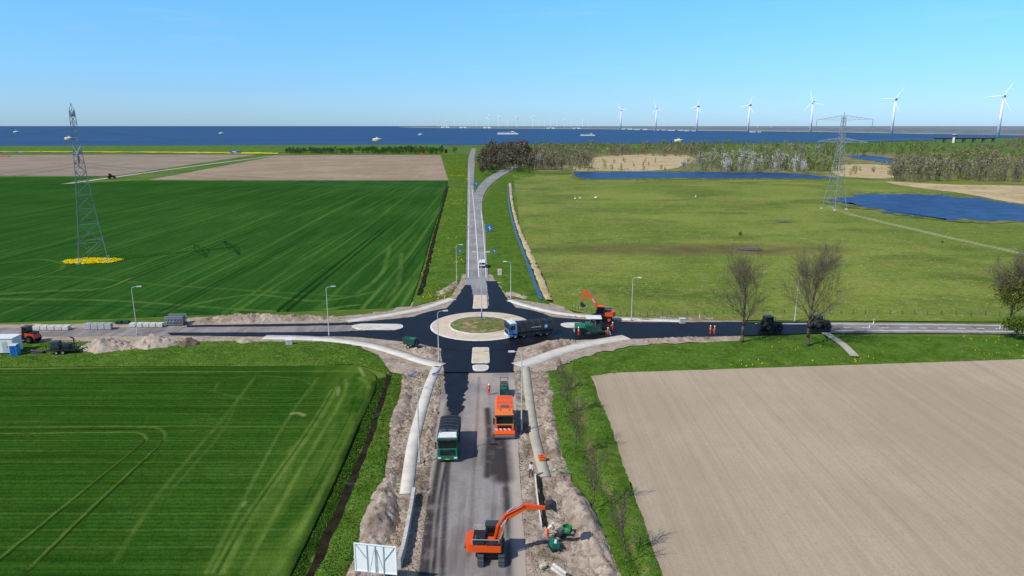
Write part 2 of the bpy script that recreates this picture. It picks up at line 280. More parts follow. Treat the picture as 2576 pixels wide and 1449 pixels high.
xw=nt.nodes.new('ShaderNodeMix'); xw.data_type='RGBA'; nt.links.new(mw.outputs[0],xw.inputs[0]); nt.links.new(v2.outputs[0],xw.inputs[6]); xw.inputs[7].default_value=(6.,7.2,7.8,1); nt.links.new(xw.outputs[2],bg.inputs[0])
sl=bpy.data.lights.new('Sun','SUN'); sl.energy=4.; sl.angle=rad(.5); sl.color=(1,.95,.87); so=bpy.data.objects.new('Sun',sl); C.objects.link(so); so.location=(0,0,200)
so.rotation_euler=Vector((math.cos(el)*.82,math.cos(el)*.57,-math.sin(el))).to_track_quat('-Z','Y').to_euler()
SC.view_settings.view_transform='Standard'
try: SC.view_settings.look='None'
except Exception: pass
# ================================================================ GROUND
def flat(name,xs,m,z): 
    me=bpy.data.meshes.new(name); me.from_pydata([(x,y,z) for x,y in xs],[],[tuple(range(len(xs)))]); me.materials.append(M[m]); o=bpy.data.objects.new(name,me); C.objects.link(o); return tag(o,kind='structure')
flat('ground',[(-50000,-300),(50000,-300),(50000,60000),(-50000,60000)],'ground',-.1)
shore=[tuple(G(*p)[:2]) for p in [(-1200,374),(-200,372),(300,369),(720,367),(1180,365),(1340,362),(1700,361),(2100,360),(2190,358),(2340,353),(2500,347),(2800,346)]]
flat('water',shore+[(60000,30000),(60000,59000),(-60000,59000),(-60000,shore[0][1])],'lake',.25)
fs=[tuple(G(*p)[:2]) for p in [(1005,321),(1200,322.5),(1500,324.5),(1700,328),(2050,332),(2350,338),(2600,342),(3000,343)]]
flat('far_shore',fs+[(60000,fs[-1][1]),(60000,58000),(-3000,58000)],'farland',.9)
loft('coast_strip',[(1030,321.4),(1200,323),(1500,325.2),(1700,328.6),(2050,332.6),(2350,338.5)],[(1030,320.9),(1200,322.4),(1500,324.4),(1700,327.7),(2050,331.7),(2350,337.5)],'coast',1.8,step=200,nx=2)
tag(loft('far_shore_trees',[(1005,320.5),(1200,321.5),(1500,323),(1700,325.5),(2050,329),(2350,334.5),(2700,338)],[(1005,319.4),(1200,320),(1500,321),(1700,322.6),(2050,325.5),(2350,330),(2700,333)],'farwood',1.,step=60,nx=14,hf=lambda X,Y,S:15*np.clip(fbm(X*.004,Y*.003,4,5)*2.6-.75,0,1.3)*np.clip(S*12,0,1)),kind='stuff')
loft('pasture',[(1290,440),(1300,500),(1315,600),(1370,700),(1395,765),(1500,795),(1600,806)],[(2900,440),(2900,500),(2950,600),(3000,700),(3050,765),(3050,790),(3050,812)],'pasture',-.02,step=2.5,nx=160,
  attrs={'brown':lambda X,Y,S:np.clip(1.6-np.hypot((X-G(1770,628).x)/38,(Y-G(1770,628).y)/9),0,1)*fbm(X*.12,Y*.12,2)*1.5,'pale':lines([([(2140,540),(2330,585),(2576,640),(2700,670)],1.3,1),([(2080,520),(2140,540)],1,.6)],.25,.4)},hf=lambda X,Y,S:.25*fbm(X*.1,Y*.1,1))
poly('puddle',[(1855,629),(1890,625.5),(1920,629),(1890,632.5)],'damp',.3,jit=.8)
poly('puddle',[(1955,559),(1975,558.4),(1988,560),(1965,561)],'damp',.3,jit=.5)
loft('dike',[(-900,383),(0,382),(720,384),(1110,386)],[(-900,371),(0,369.5),(720,366),(1110,364)],'verge_far',.3,step=40,nx=10,hf=lambda X,Y,S:4.5*np.clip(np.sin(np.clip(S,0,1)*math.pi),0,1))
ribbon('dike_road',[(-900,386),(0,384),(720,387.5)],7,'northroad',.1)
loft('rapeseed_strip',[(-300,385.5),(0,383.5),(400,385),(700,388.5)],[(-300,382.6),(0,381.2),(400,382.3),(700,385)],'rapefar',.35,step=10,nx=6,jit=8,hf=lambda X,Y,S:.6*fbm(X*.2,Y*.2),kind='stuff')
loft('ploughed_field',[(-500,391),(0,390),(350,389),(645,389)],[(-500,446),(0,442),(200,443),(300,441)],'plough_far2',.0,step=20,nx=10)
loft('ploughed_field',[(705,391),(900,390),(1108,390)],[(375,452),(700,453),(1128,453)],'plough_far',.02,step=20,nx=10)
loft('tulip_field',[(-200,391.5),(0,391),(35,391)],[(-200,396),(0,395),(20,394)],'redkerb',.05,step=20,nx=4)
loft('dark_crop_field',[(-400,450),(0,446),(250,444)],[(-400,478),(0,472),(150,462)],'crop_far',.03,step=8,nx=8)
ribbon('farm_track',[(-200,492),(0,482),(150,465),(330,440),(520,414),(700,391)],5.5,'path2',.08)
def cropL(X,Y,S):
    r=np.zeros(X.shape)
    for x,s in ((-21,.5),(-23.5,.7),(-25,.4),(-28,.6),(-34,.7),(-42,.4),(-60,.35),(-62,.4),(-84,.4),(-110,.35),(-136,.35),(-160,.35)): r=np.maximum(r,s*np.clip(1.5-np.abs(X-x-1.5*np.sin(Y*.02+x))/.5,0,1))
    hd=[([(0,742),(120,735),(260,728),(330,700)],.7,.8),([(0,755),(300,760),(700,786),(900,770)],.7,.7),([(60,705),(130,690),(160,668),(100,655),(0,665)],.7,.6),([(400,790),(620,745),(800,760),(950,735)],.7,.6),([(0,700),(200,700),(420,720),(900,750)],.7,.4),([(980,620),(960,690),(900,740)],.7,.6),([(1010,640),(1000,720),(960,760)],.7,.6)]
    return np.maximum(r*np.clip(.2+1.3*fbm(X*.2,Y*.05,7),0,1),lines(hd)(X,Y,S))
def cropD(X,Y,S):
    r=np.zeros(X.shape)
    for x,s in ((-49.6,1),(-51.6,1),(-75,.6),(-77,.6),(-101,.5),(-103,.5),(-127,.5),(-129,.5),(-30,.4),(-153,.4),(-155,.4)): r=np.maximum(r,s*np.clip(1.5-np.abs(X-x)/.4,0,1)*np.clip((305-Y)/60,.2,1))
    return np.maximum(r*np.clip(.3+1.2*fbm(X*.3,Y*.06,8),0,1),.8*lines([([(0,748),(130,741),(250,738)],.5,1),([(715,785),(680,800),(600,800)],.5,.9),([(0,770),(300,775),(640,800)],.5,.7)])(X,Y,S))
loft('wheat_field',[(-330,486),(-330,520),(-360,600),(-400,700),(-450,828)],[(1127,456),(1110,520),(1085,600),(1060,690),(1032,772)],'crop_far',.22,step=.75,nx=620,attrs={'light':cropL,'dark':cropD},hf=lambda X,Y,S:.12*fbm(X*.5,Y*.5,2),skirt=-.05)
loft('wheat_field',[(330,455),(700,456),(1127,456)],[(-330,487),(400,487),(1118,487)],'crop_far',.2,step=2,nx=40,attrs={'light':cropL,'dark':cropD})
dz=lambda a,f=.5,s=1:(lambda X,Y,S:(a*fbm(X*f,Y*f,s)+.1*vn(X*2.3,Y*2.3,s))*np.clip(4*S*(1-S)*2,0,1))
loft('verge',[(1112,390),(1128,455),(1110,520),(1085,600),(1060,690),(1030,775)],[(1177,390),(1175,455),(1174,520),(1172,600),(1168,690),(1140,745)],'verge',.0,step=1.2,nx=14,hf=dz(.25),key='verge_nw')
loft('ditch',[(1124,470),(1108,530),(1088,600),(1066,690),(1048,745)],[(1128,470),(1113,530),(1095,600),(1075,690),(1060,745)],'darkditch',.36,step=2,nx=3,jit=.6)
loft('verge',[(1334,416),(1282,438),(1240,468),(1220,500),(1217,535),(1222,600),(1231,690),(1275,750)],[(1350,446),(1305,455),(1282,470),(1280,497),(1286,532),(1306,600),(1341,690),(1392,768)],'verge',-.02,step=1.2,nx=14,hf=dz(.22,.5,3),key='verge_ne')
loft('verge',[(1196,392),(1195,430),(1194,470)],[(1290,411),(1232,442),(1199,478)],'verge',.02,step=1.5,nx=8,key='verge_fork')
loft('ditch',[(1276,466),(1279,520),(1296,590),(1318,650),(1339,710),(1357,757)],[(1279,466),(1283.5,520),(1302,590),(1325,650),(1348,710),(1367,757)],'ditch',.36,step=2,nx=3,jit=.3)
loft('reed_bank',[(1280,462),(1286,520),(1305,590),(1329,650),(1352,710),(1371,757)],[(1286,462),(1293,520),(1315,590),(1343,650),(1369,710),(1391,762)],'reed',.36,step=1,nx=5,jit=.6,hf=dz(.3,.8))
loft('verge',[(-300,862),(0,860),(440,858),(650,858),(850,862),(950,892)],[(-300,932),(0,924),(450,922),(760,921),(890,918),(985,945)],'verge',.02,step=.6,nx=30,hf=dz(.25,.5,4),key='verge_sw')
nl=[([(0,1080),(400,1078),(830,1080)],.18,.9),([(0,1096),(330,1093)],.18,.8),([(310,1093),(350,1095),(366,1106),(350,1128),(180,1265),(0,1412)],.2,.7),([(350,1080),(395,1082),(415,1095),(410,1118),(385,1142),(240,1275),(75,1438)],.2,.7),
 ([(640,955),(560,1060),(400,1250),(290,1420)],.3,.4),([(850,978),(790,1080),(640,1300),(560,1449)],.4,.8),([(835,985),(770,1090),(615,1310),(535,1449)],.2,.7),([(800,955),(700,1100),(520,1449)],.25,.5),([(905,955),(930,985),(900,1060),(800,1260),(690,1449)],.4,.75),([(870,960),(860,1010),(760,1180),(610,1449)],.3,.7),([(540,990),(560,962),(650,950),(760,960),(785,985),(740,1010),(640,1012),(540,990)],.18,.35),([(0,945),(500,940),(880,938)],.3,.5),([(600,1000),(560,1090),(440,1230)],.2,.3),([(740,1130),(700,1230),(600,1360)],.6,.45)]
nd=[([(364,1112),(345,1134),(180,1270),(0,1420)],.17,.85),([(411,1114),(388,1142),(240,1283),(72,1446)],.17,.85),([(945,965),(880,1120),(735,1449)],.6,.7),([(0,1088),(330,1086)],.13,.6),([(400,1079),(820,1081)],.1,.4),([(842,982),(780,1085),(628,1305),(548,1449)],.12,.5),([(893,1000),(870,1070),(770,1260)],.12,.5)]
EDG=wl([(900,925),(945,958),(893,1100),(828,1250),(708,1500)])
loft('wheat_field',[(-330,938),(-330,1000),(-330,1100),(-350,1250),(-380,1500)],[(880,922),(950,958),(895,1100),(830,1250),(712,1500)],'crop_near',.3,step=.27,nx=380,attrs={'edge':lambda X,Y,S:np.clip(1.15-dpoly(X,Y,EDG)/9,0,1)*np.clip(fbm(X*.6,Y*.13,14)*2.6-.75,0,1),'light':lines(nl,.4,.1),'dark':lines(nd,.25,.4),'tan':lines([([(735,1046),(750,1044),(765,1050)],.35,.7),([(853,980),(850,1000)],.22,.6),([(618,1270),(612,1280)],.25,.5),([(905,930),(915,950)],.3,.6)],1.)},hf=lambda X,Y,S:.14*fbm(X*.9,Y*.9,2)-.05,skirt=-.08,key='wheat_near')
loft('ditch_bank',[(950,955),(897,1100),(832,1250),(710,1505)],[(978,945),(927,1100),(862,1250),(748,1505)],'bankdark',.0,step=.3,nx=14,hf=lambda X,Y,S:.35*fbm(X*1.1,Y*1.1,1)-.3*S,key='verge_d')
loft('ditch',[(974,940),(922,1100),(858,1250),(742,1505)],[(992,940),(943,1100),(888,1250),(784,1505)],'darkditch',.02,step=.4,nx=4,jit=.35)
loft('verge',[(988,940),(938,1100),(880,1250),(772,1505)],[(1018,945),(985,1100),(955,1245),(845,1505)],'verge',.02,step=.35,nx=16,hf=dz(.3,.6,6),jit=.35,key='verge_s')
loft('verge',[(1440,905),(1600,875),(1850,856),(2120,846),(2900,850)],[(1440,960),(1600,942),(1850,930),(2120,922),(2900,905)],'verge',.02,step=.6,nx=26,hf=dz(.25,.5,8),key='verge_se')
loft('ploughed_field',[(1478,942),(1528,1060),(1588,1230),(1690,1530)],[(2900,895),(3100,1060),(3300,1230),(3500,1530)],'plough',.1,step=.5,nx=200,jit=.5,hf=lambda X,Y,S:.1*fbm(X*.7,Y*.25,2),attrs={'edge':lambda X,Y,S:np.clip(1-S*60,0,1)*fbm(X,Y)})
loft('verge',[(1378,935),(1395,1050),(1425,1180),(1500,1290),(1590,1530)],[(1482,940),(1530,1060),(1571,1180),(1612,1295),(1695,1530)],'verge',.04,step=.35,nx=24,hf=lambda X,Y,S:.3*fbm(X*.6,Y*.6,6)*np.clip(8*S*(1-S),0,1)-.35*np.exp(-((S-.5)/.12)**2)+.12,attrs={'dirt':lambda X,Y,S:np.clip(1-np.abs(S-.5)*8,0,1)*np.clip(fbm(X*.5,Y*.5,2)*4-1.6,0,1)},jit=.3,key='verge_e')
poly('dirt_ground',[(420,806),(700,797),(880,795),(1000,775),(1090,742),(1140,705),(1165,690),(1235,690),(1262,705),(1300,735),(1400,765),(1500,795),(1850,799),(1850,858),(1620,866),(1500,892),(1420,920),(1385,960),(1385,985),(1010,985),(1000,950),(950,925),(930,890),(850,862),(650,860),(420,860)],'dirt',.06,jit=1.2)
poly('dirt_ground',[(-250,818),(0,817),(250,814),(450,812),(480,840),(450,880),(420,893),(200,893),(0,893),(-250,900)],'dirt',.05,jit=.8)
ed=lambda a,s=1:(lambda X,Y,S:(a*(fbm(X*.9,Y*.9,s,5)-.35)+.3*(vn(X*2.7,Y*2.7,s)-.5)+.18*(vn(X*5.3,Y*5.3,s)-.5))*np.clip(6*S*(1-S),0,1)*pmask(X,Y))
dk=lambda X,Y,S:np.clip(fbm(X*.45,Y*.45,11)*3.4-1.7,0,1)
loft('dirt_verge',[(1012,935),(1015,1000),(985,1100),(955,1245),(905,1380),(845,1510)],[(1118,935),(1112,1000),(1098,1100),(1082,1245),(1066,1380),(1040,1510)],'dirt',.05,step=.2,nx=40,hf=ed(.5),attrs={'dark':dk},jit=.35,key='dirt_w')
loft('dirt_verge',[(1290,935),(1296,1000),(1302,1100),(1309,1245),(1318,1380),(1330,1510)],[(1395,935),(1385,1000),(1408,1100),(1455,1245),(1530,1370),(1590,1510)],'dirt',.05,step=.2,nx=40,hf=ed(.5,4),attrs={'dark':dk},jit=.35,key='dirt_e')
loft('south_road',[(1020,1600),(1050,1449),(1085,1170),(1108,1000),(1122,930)],[(1340,1600),(1326,1449),(1306,1170),(1298,1000),(1292,930)],'oldroad',.10,step=.25,nx=60,jit=.12,
 attrs={'wet':lines([([(1226,1030),(1230,1100),(1226,1200)],.5,1),([(1252,1100),(1258,1160),(1264,1205)],1.3,1),([(1240,1110),(1245,1190)],1.2,1),([(1272,1230),(1278,1300)],.5,.7),([(1142,1020),(1136,1060)],1.1,.8)],.8,.45),
  'track':lines([([(1072,1449),(1088,1270),(1112,1120)],.4,1),([(1090,1449),(1104,1280),(1126,1150)],.22,1),([(1112,1449),(1122,1250),(1140,1020)],.3,.9),([(1128,1150),(1150,1020)],.25,.8),([(1280,1449),(1275,1250),(1262,1050)],.3,.7),([(1060,1449),(1080,1250)],.35,1),([(1180,1400),(1195,1150),(1205,950)],.25,.35)],.5,.4),
  'dusty':lines([([(1062,1449),(1088,1200),(1112,1010)],.6,.6),([(1318,1449),(1302,1200),(1293,960)],.9,1),([(1200,945),(1240,960),(1285,965)],2.5,.8),([(1210,1000),(1205,1100)],1.5,.5)],.6,.4)})
loft('north_road',[(1176,745),(1172,700),(1173,640),(1175,560),(1176,480),(1177,420),(1179,395),(1187,373)],[(1230,745),(1229,700),(1224,640),(1218,560),(1193,480),(1194,420),(1194,395),(1198,373)],'northroad',.12,step=2,nx=4)
loft('side_road',[(1196,575),(1191,520),(1196,485),(1216,456),(1260,428),(1325,408),(1400,394)],[(1219,575),(1213,525),(1217,492),(1236,464),(1278,434),(1330,413),(1405,398)],'northroad',.16,step=2,nx=4)
for P,wd in (([(1178,700),(1179,600),(1180,500),(1180,420)],.25),([(1223,700),(1217,600),(1210,530)],.2),([(1205,700),(1200,620),(1193,530),(1187,470)],.25)): ribbon('road_marking',P,wd,'white',.19)
loft('west_road',[(-300,828),(0,826),(300,824),(600,821),(900,817),(1040,803)],[(-300,851),(0,848),(300,846),(600,847),(900,848),(1060,862)],'oldroad',.09,step=1,nx=6,jit=.3)
for Lp,Rp in (([(470,819),(700,816),(880,812),(1040,798)],[(470,824),(700,822),(880,819),(1040,818)]),([(420,838),(700,837),(880,834),(1040,826)],[(430,845),(700,848),(880,848),(1060,866)]),
 ([(1108,868),(1112,905),(1116,941)],[(1305,868),(1293,905),(1292,939)]),
 ([(1168,718),(1150,748),(1105,795)],[(1184,718),(1190,748),(1190,795)]),([(1223,708),(1228,745),(1230,795)],[(1249,708),(1275,750),(1320,797)]),
 ([(1375,798),(1590,811),(1850,811),(2090,813)],[(1375,858),(1590,853),(1850,846),(2090,838)])):
    loft('asphalt',Lp,Rp,'black',.13,step=.6,nx=6,jit=.25)
loft('asphalt',[(1116,938),(1121,990),(1124,1020),(1138,1052)],[(1182,938),(1170,990),(1166,1020),(1146,1052)],'black',.13,step=.15,nx=6,jit=.6,jf=1.1)
loft('east_road',[(2060,812),(2300,814),(2530,817),(2900,822)],[(2060,839),(2300,839),(2530,841),(2900,846)],'oldroad',.12,step=1.5,nx=4)
for P,wd in (([(1900,816),(2300,818),(2530,821),(2800,825)],.35),([(2100,834),(2300,834),(2530,836),(2800,840)],.35)): ribbon('road_marking',P,wd,'white',.17)
for i in range(9): ribbon('road_marking',[(2120+i*48,826+i*.3),(2140+i*48,826.1+i*.3)],.3,'white',.17)
RC=Vector((-6.4,134.3,0))
t_=np.linspace(0,2*math.pi,120)
flat('roundabout_asphalt',[(RC.x+16.2*math.cos(a),RC.y+16.0*math.sin(a)) for a in t_[:-1]],'black',.15)
tag(MB().lathe([(.14,9.95),(.25,9.9),(.30,6.45)],RC,'z',72).build('apron','apron',smooth=False),kind='structure')
tag(MB().lathe([(.14,10.3),(.22,10.28),(.26,9.92)],RC,'z',72).build('kerb','kerb'),kind='structure')
tag(MB().lathe([(.20,6.5),(.42,6.48),(.42,6.2),(.2,6.18)],RC,'z',72).build('kerb','kerb'),kind='structure')
rr=np.linspace(.05,6.2,24)[None,:];tt=np.linspace(0,2*math.pi,72)[:,None]; X=RC.x+rr*np.cos(tt);Y=RC.y+rr*np.sin(tt)
tag(gridmesh('roundabout_island',X,Y,.3+.55*(1-(rr/6.2)**2)+.5*(fbm(X*.9,Y*.9,3)-.5)*np.clip(3*(1-rr/6.2),0,1),'island'),kind='structure')
def island(P,top='apron',rm=1.6):
    V=[G(*p) for p in P]; c=sum(V,Vector())/len(V); n=len(V); pts=[]
    for i in range(n):
        a,b,d=V[i-1],V[i],V[(i+1)%n]; r=min(.45*min((a-b).length,(d-b).length),rm); p0=b+(a-b).normalized()*r;p1=b+(d-b).normalized()*r
        for k in range(6): t=k/5; pts.append(p0*(1-t)**2+b*2*t*(1-t)+p1*t*t)
    ins=lambda v,q:(v.x+(c.x-v.x)/max((c-v).length,.1)*q,v.y+(c.y-v.y)/max((c-v).length,.1)*q)
    m=MB(); m.prism([(v.x,v.y) for v in pts],.1,.27,'z'); tag(m.build('traffic_island','kerb'),kind='structure')
    m=MB(); m.prism([ins(v,.28) for v in pts],.2,.285,'z'); tag(m.build('traffic_island_paving',top),kind='structure')
island([(1193,745),(1224,745),(1227,778),(1189,778)],'apron',.5); island([(1189,877),(1230,877),(1232,916),(1186,916)],'apron',.5); island([(1187,921),(1231,921),(1227,936),(1191,936)],'path',1.)
island([(880,823),(905,817),(1010,818),(1016,826),(1000,832),(905,832)],'path'); island([(1407,818),(1425,814),(1472,815),(1474,825),(1425,827)],'path')
for P,wd,m in PATHS: ribbon('path',P,wd,m,.15,skirt=.03)
ribbon('path',[(2075,842),(2120,872),(2150,902)],1.5,'path2',.45)
for i,P in enumerate(([(470,808,2,.9),(560,806,2.4,1.2),(650,804,2.4,1.3),(760,803,2.2,1.),(870,801,1.2,.5)],[(1095,745,2.,.5),(1125,730,1.6,.6),(1150,708,1.2,.5)],[(1275,738,2,.6),(1330,752,1.5,.4)],[(1000,880,3,.3),(1060,888,4,.5),(1095,900,2.5,.4)],[(1320,895,3,.4),(1390,872,3.4,.8),(1450,858,2,.4)],
   [(1010,940,1.2,.3),(1022,990,1.1,.5),(998,1060,1.2,.6),(985,1120,1.1,.5)],[(1105,960,.6,.2),(1095,1040,.7,.35),(1075,1110,.7,.35),(1060,1180,.7,.3)],[(985,1190,1.2,.4),(965,1250,1.7,1.1),(955,1320,2.2,1.9),(930,1380,1.6,.8),(885,1470,1.4,.6)],
   [(1395,965,1,.3),(1378,1030,1,.5),(1388,1100,1.1,.5),(1402,1170,1.2,.6)],[(1404,1205,1.1,.7),(1440,1255,1.7,1.4),(1470,1320,1.8,1.4),(1500,1390,1.7,1.),(1540,1480,1.6,.7)],[(1610,862,1.5,.3),(1700,855,1.5,.3),(1800,852,1.2,.3)],[(1400,790,1.6,.4),(1500,803,1.4,.4),(1650,803,1.5,.35),(1800,802,1.5,.4)])):
    mound('soil_bank',P,'dirt',seed=i,rough=.55)
mound('sand_pile',[(195,880,1.2,.6),(268,876,4.,2.4),(340,880,1.8,.7)],'sand','large pale sand pile beside the black trailer, leftmost of the piles','sand pile',seed=20,rough=.5)
mound('sand_pile',[(320,872,1.8,.8),(388,868,3.8,2.),(455,868,1.2,.5)],'sand','pale sand pile just right of the largest pile','sand pile',seed=22,rough=.5)
mound('soil_pile',[(446,870,1.2,.6),(475,868,2.2,1.7),(504,868,1.,.5)],'darksoil','small dark soil pile right of the two sand piles','soil pile',seed=24,rough=.5)
mound('sand_pile',[(592,862,.9,.5),(614,861,1.5,1.4),(638,862,.9,.5)],'sand','little sand pile beside the white footpath start','sand pile',seed=26,rough=.3)
ribbon('trench',[(1356,1205),(1362,1260),(1372,1332)],.3,'darkditch',.36)  # flat strip: shade inside an open trench painted as dark colour
poly('pond_bank',[(1445,432),(1600,431.5),(1850,432),(2000,435.5),(2095,445),(2100,453),(1900,452.5),(1700,451),(1500,453),(1445,449)],'pondbank',.3,jit=4)
poly('pond',[(1450,434),(1520,434.5),(1600,433),(1700,434.5),(1780,433.5),(1850,434.5),(1930,435),(2000,437.5),(2085,446),(2090,450),(2000,450.5),(1900,449),(1800,450),(1700,448),(1600,450),(1500,451),(1455,447)],'pond',.4,jit=4)
poly('pond_bank',[(2170,486),(2110,495),(2070,506),(2100,517),(2200,530),(2300,548),(2420,560),(2576,562),(2750,560),(2750,538),(2576,515),(2440,495),(2300,485)],'pondbank',.3,jit=4)
poly('pond',[(2180,489.5),(2140,496),(2100,503),(2092,508),(2130,512),(2165,521),(2205,527),(2230,535),(2262,539),(2310,546),(2350,549),(2385,555),(2430,554.5),(2500,558),(2576,557),(2750,556),(2750,540),(2640,527),(2576,519),(2540,512),(2500,508),(2460,500),(2410,499),(2370,493),(2300,490),(2240,491)],'pond',.36,jit=4)
poly('pond',[(2130,393),(2200,393),(2258,404),(2245,412),(2190,404)],'pond',.4,jit=3)
poly('wood_floor',[(1340,428),(1440,432),(1800,431),(2080,440),(2250,452),(2900,462),(2900,385),(2200,383),(1740,383),(1500,385),(1350,405)],'woodfloor',.1,jit=4)
poly('reed_bed',[(1500,396),(1620,389),(1735,392),(1735,412),(1640,430),(1450,431),(1460,415)],'reed',.18,jit=4)
poly('reed_bed',[(2095,418),(2200,414),(2245,425),(2240,448),(2110,443)],'reed',.18,jit=4)
poly('reed_bed',[(2230,458),(2400,465),(2700,475),(2700,520),(2560,512),(2420,487),(2300,472)],'reed',.22,jit=2)
poly('far_meadow',[(1340,384),(1740,383),(2200,383),(2900,386),(2900,350),(2350,356),(2100,363),(1340,364)],'verge_far',.15)
# ================================================================ scatter helpers
def scat(name,keys,n,size,m,h=1.,clump=None,thr=.5,k=3):
    Vs=[];
    for key,share in keys:
        X,Y,Z=GR[key]; q=int(n*share); i=NR.randint(0,X.shape[0]-1,q); j=NR.randint(0,X.shape[1]-1,q); u=NR.rand(q);v=NR.rand(q)
        L=lambda A:(A[i,j]*(1-u)+A[i+1,j]*u)*(1-v)+(A[i,j+1]*(1-u)+A[i+1,j+1]*u)*v
        P=np.stack([L(X),L(Y),L(Z)],1)
        if clump: P=P[fbm(P[:,0]*clump,P[:,1]*clump,12)>thr]
        Vs.append(P)
    P=np.concatenate(Vs); P=P[pmask(P[:,0],P[:,1])>.3]; q=len(P); V=[]
    for b in range(k):
        a=NR.rand(q)*6.283; s=size*(.5+NR.rand(q)); d=np.stack([np.cos(a),np.sin(a),0*a],1); e=np.stack([-np.sin(a),np.cos(a),0*a],1); ln=(NR.rand(q)-.5)[:,None]*1.6
        V.append(np.stack([P-d*s[:,None]*.4-[0,0,.03],P+d*s[:,None]*.4-[0,0,.03],P+e*s[:,None]*ln+np.stack([0*s,0*s,s*h],1)],1))
    V=np.concatenate(V).reshape(-1,3); return tag(fastmesh(name,V,np.arange(len(V)),m,k=3),kind='stuff')
scat('grass_tufts',[('verge_sw',.28),('verge_d',.08),('verge_s',.17),('verge_se',.25),('verge_e',.17)],26000,.15,'tuft',h=.7)
scat('grass_tufts',[('dirt_w',.5),('dirt_e',.5)],5000,.16,'tuft',h=.7,clump=.35,thr=.6)
scat('grass_tufts',[('verge_nw',.5),('verge_ne',.5)],5000,.25,'tuft',h=.5)
scat('yellow_flowers',[('verge_nw',1.)],5000,.25,'flower',clump=.12,thr=.58)
scat('yellow_flowers',[('verge_se',.6),('verge_ne',.4)],700,.2,'flower',clump=.1,thr=.6)
scat('soil_clods',[('dirt_w',.4),('dirt_e',.4),('soil_bank',.2)],10000,.15,'dirt',h=.6)
# ================================================================ street lamps
def lamp(px,yb,yt,arm,label,double=False):
    b=G(px,yb,ZR); h=(yb-yt)*mpp(yb)*1.02; t=thing('street_lamp',label,'street lamp',b,arm,'street lamps around the junction')
    MB().tube((0,0,0),(0,0,.25),.17,.17,8).build('base_plate','steel',t)
    MB().tube((0,0,.2),(0,0,1.2),.12,.11,8).tube((0,0,1.2),(0,0,h-.35),.1,.06,8).build('pole','pole',t)
    for s in ((1,-1) if double else (1,)):
        MB().path([(0,0,h-.4),(s*.12,0,h-.1),(s*.45,0,h+.02),(s*1.,0,h+.06)],.045,6).build('arm','pole',t)
        hd=MB().box(s*1.35-.45,s*1.35+.45,-.16,.16,h,h+.17,.05).build('lamp_head','pole',t)
        MB().box(s*1.35-.36,s*1.35+.36,-.12,.12,h-.04,h-.002).build('lens','lampglass',hd)
    if double: MB().tube((0,0,.3),(0,0,2.2),.135,.13,10).build('blue_band','blue',t)
lamp(346,841,722,.3,'street lamp between the grey kerb stacks and the white kerb stacks, leftmost')
lamp(828,844,722,.3,'street lamp on the black strip west of the roundabout')
lamp(1104,909,782,.2,'street lamp at the south west footpath end beside the roundabout')
lamp(1149,706,617,0,'street lamp on the grass verge left of the north road')
lamp(1285,752,659,math.pi,'street lamp right of the north road at the start of the footpath')
lamp(1588,806,698,-.3,'street lamp in front of the pasture right of the orange wheeled digger')
lamp(1999,808,702,-.3,'street lamp beside the right one of the two big bare trees')
lamp(1212,812,636,0,'tall double armed street lamp in the middle of the roundabout island',True)
lamp(1056,1166,968,.0,'street lamp on the dirt beside the left footpath south of the roundabout')
lamp(1312,1085,880,math.pi,'street lamp on the dirt right of the orange truck')
